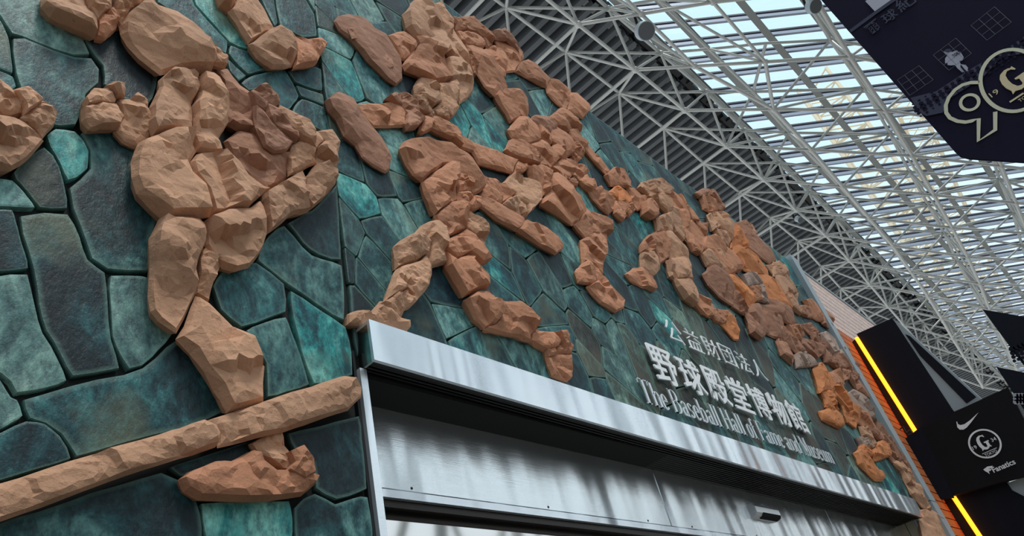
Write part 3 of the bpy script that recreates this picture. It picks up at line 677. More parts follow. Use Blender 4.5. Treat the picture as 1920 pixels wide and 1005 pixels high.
# name tile thickness base clay | outline
FIG = [
 ('relief_figure', 'large terracotta relief batter with bent legs above the long bat, nearest figure on the left', 'relief figure', '''
upper_arm L 5 0 c | 640,-30 835,-30 870,22 790,25 715,75 700,130 680,150 645,90
shoulder L 6 0 c | 790,25 860,35 985,80 1050,140 1110,210 1160,280 1190,330 1195,372 1180,410 1090,400 1010,390 905,412 860,375 790,320 730,250 690,190 685,140 715,80
shoulder_ridge L 2.5 4 c | 1112,205 1190,250 1230,290 1272,335 1266,380 1205,362 1180,330
stomach L 6 0 c | 900,450 950,405 1080,395 1118,425 1113,510 1073,585 1083,640 1078,738 960,735 860,760 835,690 845,610 905,490
jersey_flap L 6.5 0 c | 1128,425 1190,415 1230,470 1265,560 1275,650 1265,720 1225,780 1250,852 1180,852 1112,838 1090,760 1092,650 1083,600 1122,520
sleeve L 3.5 0 b | 1190,375 1280,390 1350,490 1425,605 1520,720 1560,780 1600,850 1540,862 1470,830 1400,740 1330,730 1280,700 1272,560 1240,470 1200,415
finger L 3 3 b | 1425,600 1480,640 1560,720 1650,795 1605,850 1540,860 1490,820 1440,720
knuckle L 3.5 2 b | 1392,525 1470,487 1545,560 1560,600 1500,640 1430,600
finger L 3.5 2.6 b | 1490,590 1545,610 1640,700 1700,770 1660,800 1580,740 1510,670
finger L 3.5 2.4 c | 1560,595 1640,640 1790,750 1815,800 1780,835 1690,790 1600,700 1550,630
elbow L 5 0 c | 1770,742 1850,745 1895,820 1885,1000 1850,1080 1790,1140 1740,1180 1700,1110 1720,1000 1775,930 1765,850 1815,800
cuff L 4 .5 c | 1625,830 1700,795 1765,850 1775,920 1700,955 1622,990 1615,880
forearm L 5.5 0 c | 1475,1100 1560,1050 1625,1005 1700,960 1725,1010 1705,1110 1738,1182 1620,1215 1560,1270 1503,1312 1488,1230
cloth_fold L 3.5 0 b | 1262,800 1340,740 1420,760 1490,830 1540,870 1618,872 1615,1000 1480,1080 1400,980 1310,900
hip L 6.5 0 c | 860,770 960,740 1080,745 1088,820 1102,845 1062,910 1078,985 1148,1060 1160,1120 1172,1215 1080,1220 940,1232 860,1160 780,1080 750,1000 755,900 790,800
hip L 6.5 0 c | 1120,860 1250,855 1350,930 1400,985 1480,1045 1528,1062 1460,1100 1378,1183 1260,1192 1192,1208 1180,1140 1165,1070 1090,985 1078,910
thigh L 5.5 0 c | 1152,1245 1250,1202 1380,1188 1450,1138 1470,1185 1492,1335 1450,1435 1400,1495 1320,1522 1260,1495 1215,1445 1162,1375
shin L 6 0 c | 905,1230 950,1250 1050,1232 1120,1233 1152,1275 1148,1375 1105,1480 1110,1600 1098,1650 1072,1710 990,1865 900,1795 860,1745 850,1545 855,1335 880,1280
shin_ridge L 3.5 0 c | 1155,1375 1200,1435 1250,1470 1230,1515 1185,1605 1175,1690 1105,1650 1112,1600 1110,1470
calf L 5.5 0 c | 1110,1665 1180,1705 1230,1755 1310,1835 1410,1915 1450,2030 1485,2060 1487,2245 1400,2275 1280,2315 1220,2190 1150,2080 1085,1975 1005,1900 1045,1835 1080,1730
ankle L 3 0 c | 1405,2500 1500,2440 1580,2433 1600,2510 1625,2600 1600,2655 1540,2630 1450,2570
shoe L 4.5 0 r | 1010,2700 1060,2660 1180,2612 1300,2600 1400,2545 1450,2555 1470,2600 1540,2650 1612,2650 1690,2660 1760,2670 1790,2682 1770,2720 1700,2780 1560,2805 1380,2815 1110,2805 1040,2760
shoe_heel L 4 1 r | 1612,2650 1640,2610 1612,2550 1690,2515 1750,2590 1758,2665 1700,2700
fist_knuckle L 3.5 1 c | 468,570 520,505 600,505 650,560 640,582 560,592 480,610
fist_knuckle L 3.5 1 c | 590,490 640,468 690,485 695,552 650,550 610,510
fist_finger L 3.6 1 c | 458,620 560,590 650,590 680,680 660,722 560,722 500,727 465,680
fist_palm L 3.4 0 c | 650,570 740,560 810,610 857,735 830,795 775,835 690,800 640,745 680,680
fist_thumb L 3 1 c | 730,562 765,532 822,568 825,645 785,620'''),
 ('relief_figure', 'terracotta relief hand and forearm cut by the left edge of the picture', 'relief figure', '''
forearm L 4 0 c | -90,400 0,450 60,520 130,620 128,650 60,662 -90,650
wrist L 4 1 c | 68,510 150,500 220,570 225,585 130,655 128,620
hand L 4.5 0 c | 130,655 225,585 275,622 312,650 300,705 235,780 200,735 100,680
palm L 5 0 c | -90,690 0,675 90,668 200,745 240,790 150,890 60,948 -90,955'''),
 ('relief_figure', 'terracotta relief hand hanging from the top edge above the big left slab', 'relief figure', '''
hand L 5 0 c | 240,-50 470,-50 480,40 540,110 535,205 480,180 390,140 285,92 235,40
finger L 4 1 c | 460,-50 620,-50 622,60 585,70 545,115 490,60
finger L 3.5 .5 r | 590,70 625,60 665,110 655,160 590,222 540,210 540,120'''),
 ('relief_figure', 'terracotta relief forearm and fist at the top edge left of the panel seam', 'relief figure', '''
forearm L 4.5 0 c | 1345,-30 1425,-30 1490,60 1545,172 1490,185 1400,240 1330,130 1288,66
upper_arm L 4 0 r | 1215,-30 1335,-30 1325,10 1288,66 1240,30
fist L 5 0 c | 1400,252 1495,187 1560,148 1640,175 1690,240 1640,372 1530,380 1450,320
fingers L 4.5 .4 r | 1655,205 1720,225 1800,212 1840,250 1770,365 1650,386'''),
 ('relief_figure', 'terracotta relief runner with cleated sole raised, topmost figure under the steel roof', 'relief figure', '''
shoe P 2.6 .8 b | 150,165 180,125 260,108 340,120 390,150 440,220 520,270 590,370 640,440 655,500 655,590 605,638 540,600 470,530 400,460 350,390 270,300 190,230
heel_cleat P .8 3.2 b | 250,215 330,195 380,240 350,290 280,290
toe_cleat P .8 3.2 b | 480,450 540,400 580,440 590,500 560,510 500,480
calf P 4 0 r | 540,270 620,255 650,250 720,300 758,340 738,390 670,450 645,440 600,360
thigh P 5.5 0 r | 762,345 722,290 800,300 900,360 980,430 1000,520 1018,600 960,615 860,600 760,560 680,530 667,490 702,440
hip P 6.5 0 c | 665,110 720,50 750,5 800,-5 870,60 920,120 940,200 978,260 985,380 965,420 900,370 840,300 750,280 690,210
trouser_side P 5.5 0 c | 880,42 920,35 960,100 1020,180 1060,260 1110,350 1140,430 1180,530 1130,500 1080,440 1020,440 990,400 985,270 930,130
waist P 6 0 c | 985,440 1080,445 1150,512 1180,562 1186,680 1140,740 1092,772 1060,700 1040,640 1012,580 1000,500
belt_fold P 4.5 0 r | 1112,355 1160,400 1205,520 1200,572 1182,560 1135,430
cap_brim P 4 0 r | 990,150 1110,125 1170,140 1230,170 1290,210 1335,300 1330,340 1290,360 1255,290 1200,245 1060,222 1050,190
shoulder P 4.5 0 r | 1062,237 1200,247 1250,300 1260,360 1220,362 1140,330 1090,310
arm P 4.5 .5 r | 1120,338 1180,335 1240,350 1300,420 1350,500 1380,570 1440,650 1440,688 1350,720 1280,650 1220,560 1200,480 1150,390
hand P 5 0 r | 1352,720 1370,690 1420,670 1500,690 1590,740 1605,800 1600,900 1540,872 1470,912 1440,860 1390,790'''),
 ('relief_figure', 'terracotta relief player in a cap reaching a mitt toward the roof, right of the runner', 'relief figure', '''
chin P 4 0 r | 1270,380 1330,350 1400,352 1425,450 1430,572 1390,580 1350,500 1310,430
head P 4.6 0 r | 1345,300 1400,292 1470,345 1550,405 1560,440 1500,532 1435,542 1420,450 1390,380
cap P 3 2.5 b | 1330,240 1430,212 1490,290 1560,390 1555,430 1500,370 1440,300 1350,290
arm P 3.5 0 r | 1510,540 1530,480 1590,455 1640,480 1700,550 1760,602 1730,652 1660,622 1590,582
forearm P 3.8 0 r | 1735,640 1770,602 1840,630 1900,690 1915,750 1880,822 1820,780 1750,700
mitt P 4 0 r | 1900,700 1970,700 2060,780 2065,810 2005,885 1905,822'''),
 ('relief_figure', 'terracotta relief baserunner shoe and leg crossing the panel seam in the middle', 'relief figure', '''
shoe P 3 .8 b | 80,760 150,705 200,712 290,740 320,800 370,880 430,960 500,1040 545,1120 568,1190 560,1270 530,1290 440,1240 360,1180 310,1090 220,1020 170,900 110,830
shin P 4.2 0 r | 312,782 520,777 560,762 645,792 676,860 668,950 600,947 442,950 375,882
knee P 4.8 .2 b | 530,742 590,702 650,700 700,720 722,780 800,850 800,930 750,970 692,975 672,940 684,860 650,790
thigh P 4.8 0 c | 705,742 780,752 860,822 882,880 1000,912 960,930 860,882 790,850 730,800
hip P 5 0 c | 745,650 790,585 908,605 883,660 907,702 922,790 868,813 800,770 755,730
hip P 5 0 c | 918,622 1040,616 1058,660 1078,740 1065,830 1010,898 962,850 928,790 914,700 893,660
seat P 4.5 0 c | 872,827 930,792 1008,897 980,915 900,880
waist P 4 0 b | 805,872 860,872 960,932 1030,962 1090,992 1090,1090 1020,1060 930,1010 860,962 790,1015'''),
 ('relief_figure', 'terracotta relief batter standing with feet apart above the left end of the steel canopy', 'relief figure', '''
cap Q 4.4 .4 r | 800,85 850,72 950,122 1030,150 1090,205 1090,310 1030,262 950,212 870,172 800,210 780,192
back Q 5.5 0 r | 640,320 680,260 780,235 860,225 960,260 1060,310 1150,350 1210,430 1230,510 1260,620 1180,660 1160,600 1110,540 1060,460 1020,425 960,430 880,488 800,558 740,510 690,430
torso Q 5.5 0 r | 807,570 890,502 990,430 1050,452 1053,560 1068,700 1000,738 900,810 860,720
face Q 4 0 r | 1062,492 1110,502 1180,592 1160,640 1072,642
hand Q 3.8 1 r | 1060,652 1150,645 1178,702 1110,750 1062,712
hand Q 3.8 1 r | 1182,672 1248,692 1230,760 1170,780 1135,762
waist R 5.5 0 r | 780,102 880,15 960,10 1000,60 1010,205 1000,202 868,262 860,190 800,150
seat R 5.8 0 c | 965,15 1050,70 1120,130 1145,220 1150,300 1168,440 1110,300 1060,258 1012,200
thigh R 5.2 0 c | 620,242 680,175 780,140 858,190 856,262 848,460 742,485 722,440 738,310 700,282
knee R 5.2 0 c | 480,330 520,290 612,252 698,284 733,312 716,438 688,410 650,438 495,488 485,420
shin R 4.8 0 c | 495,503 650,452 690,412 725,482 725,572 690,682 620,760 605,700 560,652 440,720 395,750 460,592
ankle R 4.4 0 c | 410,742 480,682 560,655 602,705 618,760 600,780 555,802 520,880 420,832 370,762
foot R 4 0 c | 130,840 180,820 300,830 370,742 430,790 500,880 570,900 575,955 500,945 290,900 230,925 135,905
thigh R 5.5 0 r | 865,282 1000,207 1060,262 1110,372 1170,452 1100,480 1010,402 940,420 860,352
thigh R 6 0 r | 858,362 940,422 1010,404 1092,402 1120,472 1190,542 1185,600 1170,638 1080,660 1002,698 930,580 870,480
knee T 5.5 0 r | 130,170 200,115 300,95 345,180 390,270 350,348 280,378 210,310 160,230
calf T 5.2 0 r | 350,192 420,180 520,195 580,260 650,360 658,390 612,440 615,478 520,440 400,412 282,382 352,350 395,280
shin T 4.2 0 r | 660,392 760,430 815,492 800,530 730,552 660,512 612,478 622,430
heel T 4 0 r | 762,428 830,420 890,460 915,530 910,582 820,582 740,602 722,542 800,532 817,492
foot T 4.2 0 r | 742,604 820,584 910,592 935,690 925,750 890,778 780,735 760,670'''),
 ('relief_figure', 'terracotta relief slugger in a batting helmet swinging, between the two bats in the middle', 'relief figure', '''
arm Q 4.4 0 r | 1245,522 1340,550 1420,592 1495,660 1430,700 1388,740 1280,690 1240,672 1265,620
knee Q 5 0 c | 1420,572 1490,502 1560,530 1650,550 1690,620 1690,710 1600,805 1587,740 1505,660
calf Q 4.6 0 c | 1400,742 1440,702 1505,677 1582,732 1580,830 1560,835 1500,790
shoulder S 5 0 r | 210,180 280,85 340,90 428,160 438,258 360,278 240,230
shoulder S 4.4 0 r | 432,167 510,215 525,260 515,300 462,250 437,240
upper_arm S 4.6 0 r | 367,285 450,257 575,405 525,460 440,380
chest S 5 0 r | 185,330 230,250 300,240 358,290 423,448 330,420 262,380
side S 4.6 0 r | 362,292 440,390 518,480 518,500 432,448 402,420
waist S 5.2 0 r | 350,470 430,452 520,502 522,590 508,640 440,700 370,520
helmet S 5 0 r | 525,180 570,150 640,190 690,230 718,310 700,350 620,395 560,380 525,330 560,290 520,230
cap_brim S 4 0 b | 370,100 420,65 500,100 560,160 530,190 500,220 430,160
face S 4.4 0 r | 530,462 600,402 658,450 685,510 650,560 600,560 580,510
glove S 4 0 r | 612,402 690,400 760,450 800,490 740,560 692,540 690,480
hand S 4 0 r | 635,562 690,547 715,590 700,615 650,600
cheek S 4 0 r | 682,352 740,402 720,422 680,392
thigh S 5.4 0 r | 525,512 560,502 640,592 720,662 790,742 798,780 740,850 690,882 612,822 460,735 512,640
knee S 5 0 r | 740,860 802,765 850,822 940,872 970,950 930,942 800,1002 770,962 712,892
shin Y 4.6 0 r | 1230,182 1280,152 1350,130 1352,190 1340,250 1328,340 1290,290 1240,280
ankle Y 4.2 0 r | 1205,330 1240,287 1300,297 1328,350 1310,370 1280,390 1220,372
foot Y 4.2 0 r | 1262,400 1330,352 1380,400 1437,460 1430,490 1390,512 1320,470'''),
 ('relief_figure', 'terracotta relief fielder whose raised bat points to the roofline', 'relief figure', '''
cap S 4.4 0 r | 502,92 610,15 680,90 740,190 700,178 650,182 592,152
face S 4 0 r | 702,262 745,312 760,380 732,390 702,330
arm S 3.8 0 r | 745,560 790,512 840,552 870,610 820,640 772,600
forearm S 4.2 0 r | 822,642 882,612 940,652 1000,702 1005,760 960,800 902,750 852,700
hand S 4.4 .4 o | 947,652 1040,595 1100,640 1130,700 1090,740 1010,690
finger S 4.2 .4 r | 1002,700 1040,692 1090,750 1080,830 1060,855 1012,800
finger S 4 .4 r | 1097,750 1130,732 1145,780 1110,820 1090,792
fist S 4.4 0 r | 942,522 1010,460 1080,467 1130,560 1120,610 1040,590 982,590'''),
 ('relief_figure', 'terracotta relief pitcher holding a ball to his chest, above the sign lettering', 'relief figure', '''
arm U 4 0 r | 170,160 240,162 320,242 310,340 260,350 212,300 202,230
shoulder U 4.4 0 c | 270,160 310,110 400,92 468,170 498,228 420,202 340,212
shoulder U 4.4 0 c | 412,92 470,77 540,132 580,172 532,218 482,180
chest U 4.6 0 c | 342,242 400,202 470,222 540,292 558,350 530,390 450,302 420,272
ball U 4.8 1 r | 312,302 350,262 420,275 455,340 440,400 380,430 322,390
jersey_side U 4.6 0 r | 532,222 580,190 650,262 700,352 715,500 660,540 622,450 602,340 562,282
belly U 4.6 0 c | 420,442 520,402 560,460 568,558 500,540 442,540
hip U 4.6 0 c | 542,392 590,312 630,402 640,520 680,602 660,630 602,560 565,480
back U 4 0 r | 640,232 700,292 760,352 800,450 760,430 702,380
knee U 5 0 r | 350,612 420,562 500,560 538,640 550,760 470,830 432,760 402,718 300,728 300,680
thigh U 4.8 0 c | 502,562 560,542 620,622 710,712 718,798 622,798 590,848 542,750
thigh U 4.8 0 c | 530,822 590,852 622,802 718,792 760,960 700,962 640,1003 562,950
shin U 4.2 0 c | 300,742 400,722 438,800 440,898 400,948 300,880
foot U 3.8 0 r | 165,940 230,890 300,890 400,960 440,1040 400,1080 300,1040 200,990
shin V 4.6 0 c | 50,70 110,25 240,22 260,130 275,206 120,208
shin V 4.8 0 c | 120,217 270,212 310,280 330,340 290,440 210,380 150,280
calf V 4.4 0 r | 330,347 420,382 485,480 440,545 360,500 298,432
ankle V 4 0 r | 455,542 500,482 578,502 575,590 530,600 480,580
foot V 4 0 o | 540,612 590,522 650,562 700,660 690,742 650,740 600,680'''),
 ('relief_figure', 'terracotta relief player bending forward with warm light painted on one thigh, right of the pitcher', 'relief figure', '''
arm U 4.2 0 r | 690,522 760,452 828,530 878,620 868,690 800,740 742,680 682,600
sleeve U 4 0 r | 800,462 880,482 890,530 870,588 832,530
hand U 4 0 r | 722,652 860,700 880,702 810,750 760,722
chest U 4.6 0 r | 882,602 940,592 1040,682 1100,752 1178,850 1178,898 1052,930 1002,880 932,740 872,690
hip U 5 0 c | 840,762 900,712 980,702 1040,772 1048,898 980,880 890,850
thigh V 5 0 o | 562,182 650,152 698,202 828,410 790,468 702,350 622,230
thigh V 5.2 0 b | 385,172 450,102 558,172 608,240 660,328 642,440 520,360 430,260
shin V 4.8 0 b | 642,332 702,362 808,472 740,520 642,450'''),
 ('relief_figure', 'terracotta relief man in a round brimmed hat standing above the others at the wall top', 'relief figure', '''
hat U 4.4 .5 b | 790,210 850,177 930,190 1000,252 1030,340 1000,342 960,272 900,222 810,232
face U 4.4 0 r | 822,242 880,240 950,282 990,342 920,370 862,342
chest U 4.8 0 c | 902,412 950,372 1050,392 1130,482 1138,580 1080,658 1062,560 1002,490 942,530
arm U 4.2 0 c | 952,542 1050,540 1078,680 1002,640
jersey U 4.8 0 o | 1132,492 1210,552 1258,680 1200,698 1100,698 1140,602
jersey U 4.8 0 o | 1132,702 1240,686 1340,762 1430,892 1438,938 1300,920 1222,888 1132,762
waist V 4.8 0 o | 702,32 760,2 900,62 958,168 880,160 820,122 732,92
leg V 4.8 0 o | 852,162 930,182 1028,232 1088,350 1130,420 1160,470 1032,430 952,380 902,242
shin V 4.6 0 b | 952,384 1040,434 1150,482 1210,600 1150,620 1082,560 1002,480
satchel V 4 0 g | 722,192 800,152 878,210 898,240 762,272
satchel_flap V 4 0 r | 762,280 868,278 878,400 822,400
cloth V 4 0 g | 882,252 930,282 958,418 882,400'''),
 ('relief_figure', 'terracotta relief catcher with a round mitt and flared shoe, below the hatted man', 'relief figure', '''
mitt V 4.6 .6 b | 770,542 812,442 880,432 928,540 950,640 938,690 880,742 812,690 790,602
arm V 4.6 0 b | 892,442 980,462 1058,550 1088,640 1058,738 962,700 940,602
knee V 4.2 0 b | 1052,662 1100,642 1128,700 1108,768 1042,768
shin V 4.4 0 b | 1042,782 1120,782 1188,900 1170,970 1082,890
leg V 4.2 0 b | 1132,682 1180,702 1268,850 1210,868 1122,770
shoe V 4.4 0 g | 1212,902 1280,862 1350,930 1378,980 1222,1000
shoulder V 4.2 0 r | 1132,642 1228,632 1278,700 1240,748 1182,740
hat V 4.2 0 b | 1252,622 1340,612 1400,662 1418,708 1332,700
chest V 4.6 0 b | 1272,742 1340,772 1448,830 1438,880 1380,914 1312,850 1272,800'''),
 ('relief_figure', 'brown terracotta relief player with back to the steel strip, behind the hatted man', 'relief figure', '''
head U 4.4 0 b | 1150,482 1230,465 1300,490 1330,558 1260,598 1192,540
arm U 4.4 0 b | 1232,602 1300,572 1380,622 1430,690 1498,800 1440,830 1372,770 1272,690
elbow U 4.2 0 c | 1432,862 1520,832 1600,902 1618,940 1502,950
torso V 4.6 0 c | 1002,64 1080,92 1128,150 1080,178 1012,180
hip V 4.6 0 c | 1032,190 1128,162 1160,240 1208,328 1102,350 1062,260
thigh V 4.4 0 c | 1112,362 1208,347 1230,440 1238,518 1162,460
calf V 4.4 0 b | 1242,462 1310,462 1348,550 1282,530 1246,512
hand V 4.2 0 r | 1282,412 1340,402 1400,470 1428,580 1352,550 1312,460
glove V 4.2 0 b | 1412,472 1470,482 1528,580 1518,648 1450,610'''),
 ('relief_figure', 'crowded brown terracotta relief players, one mass at the far right of the wall', 'relief figure', '''
shoulder V 4.2 0 b | 1342,702 1440,742 1478,828 1442,828 1372,770
jersey V 4.4 0 g | 1432,712 1500,692 1558,740 1598,840 1530,868 1482,800
arm V 4.2 0 b | 1452,842 1528,882 1530,950 1470,950
chest V 4.4 0 b | 1542,872 1610,902 1698,922 1738,1000 1622,1000 1562,940
head V 4 0 g | 1612,762 1660,832 1698,910 1622,880
belt W 4.2 0 b | 380,182 440,202 558,270 578,310 500,280
elbow W 4.2 0 b | 562,232 640,202 698,230 758,290 738,348 662,340 602,290
hand W 4 0 b | 592,332 658,350 640,420 612,438
glove W 4 0 b | 672,362 758,350 748,430 702,438
cloth W 4 0 b | 692,442 740,442 828,520 878,638 832,620 762,540'''),
 ('relief_figure', 'terracotta relief runner in painted warm light with a small cleated shoe, right of the white lettering', 'relief figure', '''
thigh W 5 0 o | 282,332 350,262 448,350 488,470 488,552 410,542 347,568 322,450
shin W 4.4 0 o | 362,582 480,577 513,680 508,718 412,728 402,660
ankle W 4 0 o | 417,737 508,727 508,778 442,798
shoe W 4 0 o | 345,812 430,782 520,802 578,850 583,938 540,958 442,910 372,870
hip W 4.6 0 r | 462,372 540,332 598,420 608,468 570,478 502,500
thigh W 4.8 0 o | 492,512 600,484 618,560 698,700 650,768 602,728 532,620
knee W 4.6 0 o | 602,742 700,722 758,760 768,848 738,958 662,898
shin W 4.4 0 r | 772,802 860,832 948,960 958,988 832,958 762,900'''),
 ('relief_figure', 'grey terracotta relief leg beside the steel strip, right of the warm-lit runner', 'relief figure', '''
thigh W 4.2 0 g | 672,602 740,557 818,640 878,740 958,850 968,888 862,830 772,740 702,698'''),
 ('relief_figure', 'terracotta relief feet in painted warm light crossing just above the right end of the canopy', 'relief figure', '''
shin X 4 0 c | 220,152 300,162 358,240 418,370 362,400 332,330 262,250
ankle X 4 0 g | 202,302 330,282 348,388 242,378
heel X 4 0 o | 242,402 340,392 378,500 302,488 212,450
foot X 4.2 0 o | 165,502 220,457 330,522 378,600 498,760 488,808 400,798 302,698 212,610
foot X 4.2 0 o | 382,502 402,392 490,342 578,400 578,500 480,540 402,568'''),
 ('relief_figure', 'long brown terracotta relief leg running down along the steel strip', 'relief figure', '''
thigh X 4 0 b | 332,172 410,182 498,260 598,380 658,470 738,578 642,588 582,510 592,410 452,290
shin X 4 0 c | 652,602 740,582 798,650 848,740 742,706
shin X 4 0 c | 745,712 852,745 898,800 958,900 810,850
calf X 4 0 c | 812,856 960,905 1010,1001 1100,1200 1010,1150 885,1001
back_edge X 3 0 b | 422,92 480,122 598,300 718,400 798,500 898,690 1078,1001 1012,1001 902,800 792,620 602,380 432,180
foot 0 4 0 c | 1722,966 1742,956 1775,985 1800,1030 1750,1050 1735,1010'''),
]
BATS = [
 ('baseball_bat', 'long terracotta bat lying across the lower left, its round end at the door jamb', '''
barrel L 3.6 1.4 c | -90,2755 400,2595 1120,2380 1192,2412 1215,2460 1206,2512 700,2672 -90,2960
barrel_tip L 3.8 1.4 c | 1138,2375 1920,2122 1990,2130 2035,2180 2030,2230 1960,2300 1840,2340 1600,2420 1230,2512 1226,2450 1196,2405'''),
 ('baseball_bat', 'short terracotta bat in the hands of the batter above the canopy, pointing down right', '''
handle Q 3 1 r | 1240,672 1320,702 1500,790 1572,840 1566,898 1508,930 1360,850 1230,742
barrel R 3.2 1 r | 1458,137 1600,200 1700,255 1745,310 1740,340 1680,385 1560,320 1397,212'''),
 ('baseball_bat', 'thick terracotta bat sloping down toward the helmeted slugger', '''
barrel Q 3.6 1 r | 1095,225 1180,280 1350,340 1515,408 1490,455 1480,500 1340,460 1230,430 1180,340 1090,300
handle Q 3.4 1 r | 1518,412 1620,452 1560,492 1490,502 1498,455'''),
 ('baseball_bat', 'thin terracotta bat raised over dark slabs near the top of the wall', '''
barrel S 3.2 1 r | 665,180 720,175 800,280 790,315 740,300 690,240
handle S 2.6 1 r | 800,292 830,312 970,490 945,510 780,322'''),
]
sd = 0
for name, label, cat, body in FIG:
    rows = [r.split('|') for r in body.strip().split('\n')]
    first = tpx(rows[0][0].split()[1], rows[0][1]); c = wall(*first[0])
    root = thing(name, (c.x, c.y, c.z), label, cat, 'terracotta relief figures')
    for h, pts in rows:
        pn, tl, t, b, m = h.split(); sd += 1
        block(pn, tpx(tl, pts), float(t) * 1.12, float(b) * .9, CL[m], root, sd, .5 if pn in ('shoe', 'heel_cleat', 'toe_cleat', 'mitt', 'ball') else 1.0)
for name, label, body in BATS:
    rows = [r.split('|') for r in body.strip().split('\n')]
    first = tpx(rows[0][0].split()[1], rows[0][1]); c = wall(*first[0])
    root = thing(name, (c.x, c.y, c.z), label, 'baseball bat', 'terracotta bats')
    for h, pts in rows:
        pn, tl, t, b, m = h.split(); sd += 1
        block(pn, tpx(tl, pts), float(t), float(b) * .9, CL[m], root, sd, .35)
# ------------------------------------------------------------------ sensor on the panel
s0 = Vector((2.41 * KP * D, yp, .585 * KP * D + CAMZ)); sen = thing('door_sensor', tuple(s0), 'silver box sensor with a dark window on the steel panel', 'sensor')
def ngon_prism(name, pts, d, mat, par, loc, bev=0):
    m = MB(); m.prism(pts, d); o = m.build(name, mat, par, loc); return o
sx0, sx1 = 2.415 * KP * D, 2.60 * KP * D; sz0, sz1 = .582 * KP * D + CAMZ, .625 * KP * D + CAMZ
prof = [(0, 0), (-.055, .012), (-.075, .035), (-.075, sz1 - sz0 - .03), (-.05, sz1 - sz0), (0, sz1 - sz0)]
m = MB(); m.prism([Vector((sx0, yp + a, sz0 + b)) for a, b in prof], Vector((sx1 - sx0, 0, 0))); m.build('housing', M_silver, sen, (sx0, yp, sz0))
m = MB(); m.prism([Vector((sx0 + .12, yp - .022, sz0 - .001)), Vector((sx0 + .12, yp - .066, sz0 + .012)), Vector((sx0 + .12, yp - .079, sz0 + .038)), Vector((sx0 + .12, yp - .03, sz0 + .006))], Vector((sx1 - sx0 - .13, 0, 0)))
m.build('window', M_screen, sen, (sx0, yp, sz0))
# ------------------------------------------------------------------ lettering
WROT = Matrix(((1, 0, 0), (0, 0, -1), (0, 1, 0)))       # text x->+x, y->+z, normal -> -y
SROT = Matrix(((0, 0, -1), (-1, 0, 0), (0, 1, 0)))      # text x->-y, y->+z, normal -> -x
def glyph_mesh(ch, ext, off=0.0):
    cu = bpy.data.curves.new('t', 'FONT'); cu.body = ch; cu.extrude = ext; cu.offset = off; cu.size = 1; cu.resolution_u = 4
    ob = bpy.data.objects.new('t', cu); sc.collection.objects.link(ob)
    dg = bpy.context.evaluated_depsgraph_get(); me = bpy.data.meshes.new_from_object(ob.evaluated_get(dg))
    sc.collection.objects.unlink(ob); bpy.data.objects.remove(ob); return me
def put_text(name, ch, rot, origin, sx, sy, depth, mat, parent, off=0.0, fit=True, slant=0):
    me = glyph_mesh(ch, .5, off)
    xs = [v.co.x for v in me.vertices]; ys = [v.co.y for v in me.vertices]
    if not xs: return None
    ax0, ay0 = (min(xs), min(ys)) if fit else (0, 0); w_ = max(xs) - min(xs) if fit else 1; h_ = max(ys) - min(ys) if fit else 1
    for v in me.vertices:
        x = (v.co.x - ax0) / w_ * sx; y = (v.co.y - ay0) / h_ * sy; z = v.co.z * depth
        v.co = rot @ Vector((x + slant * y, y, z))
    me.materials.clear(); me.materials.append(mat)
    o = bpy.data.objects.new(name, me); o.location = Vector(origin) - (parent.location if parent else Vector()); return link(o, parent)
def W(x, z, y=.972): return Vector((x * D, y * D, z * D + CAMZ))
big = thing('wall_lettering', tuple(W(2.07, 1.01)), 'row of seven bold white Japanese characters on the slabs above the canopy', 'lettering')
txt = '野球殿堂博物館'; x0, x1 = 2.075, 3.375; cw = (x1 - x0) / 7
for i, ch in enumerate(txt):
    t = i / 6; zb_ = 1.008 + .018 * t; 
    o = put_text('character', ch, WROT, W(x0 + i * cw + .004, zb_), cw * D * .86, .150 * D, .014, M_white, big, .010)
sml = thing('wall_lettering', tuple(W(2.3, 1.24)), 'thin white row of six Japanese characters above the bold ones', 'lettering')
txt = '公益財団法人'; x0, x1 = 2.29, 3.16; cw = (x1 - x0) / 6
for i, ch in enumerate(txt):
    t = i / 5
    put_text('character', ch, WROT, W(x0 + i * cw + .006, 1.232 + .016 * t), cw * D * .80, .098 * D, .012, M_white, sml, -.012)
# Latin line: tall condensed letters with serifs, drawn stroke by stroke
def ringpts(cx, cy, rx, ry, tx, ty, a0, a1, n=12):
    q = []
    for i in range(n):
        A = math.radians(a0 + (a1 - a0) * i / n); B = math.radians(a0 + (a1 - a0) * (i + 1) / n)
        q.append([(cx + rx * math.cos(A), cy + ry * math.sin(A)), (cx + rx * math.cos(B), cy + ry * math.sin(B)),
                  (cx + (rx - tx) * math.cos(B), cy + (ry - ty) * math.sin(B)), (cx + (rx - tx) * math.cos(A), cy + (ry - ty) * math.sin(A))])
    return q
def R(x0, y0, x1, y1): return [[(x0, y0), (x1, y0), (x1, y1), (x0, y1)]]
TK, TN = .105, .035
def V_(x, y0=0, y1=1, top=True, bot=True):
    g = R(x, y0, x + TK, y1)
    if bot: g += R(x - .045, y0, x + TK + .045, y0 + TN)
    if top: g += R(x - .045, y1 - TN, x + TK, y1)
    return g
X_ = .64
def archn(x): return ringpts(x + .16, X_ - .2, .155, .2, .10, .035, 0, 165, 8)
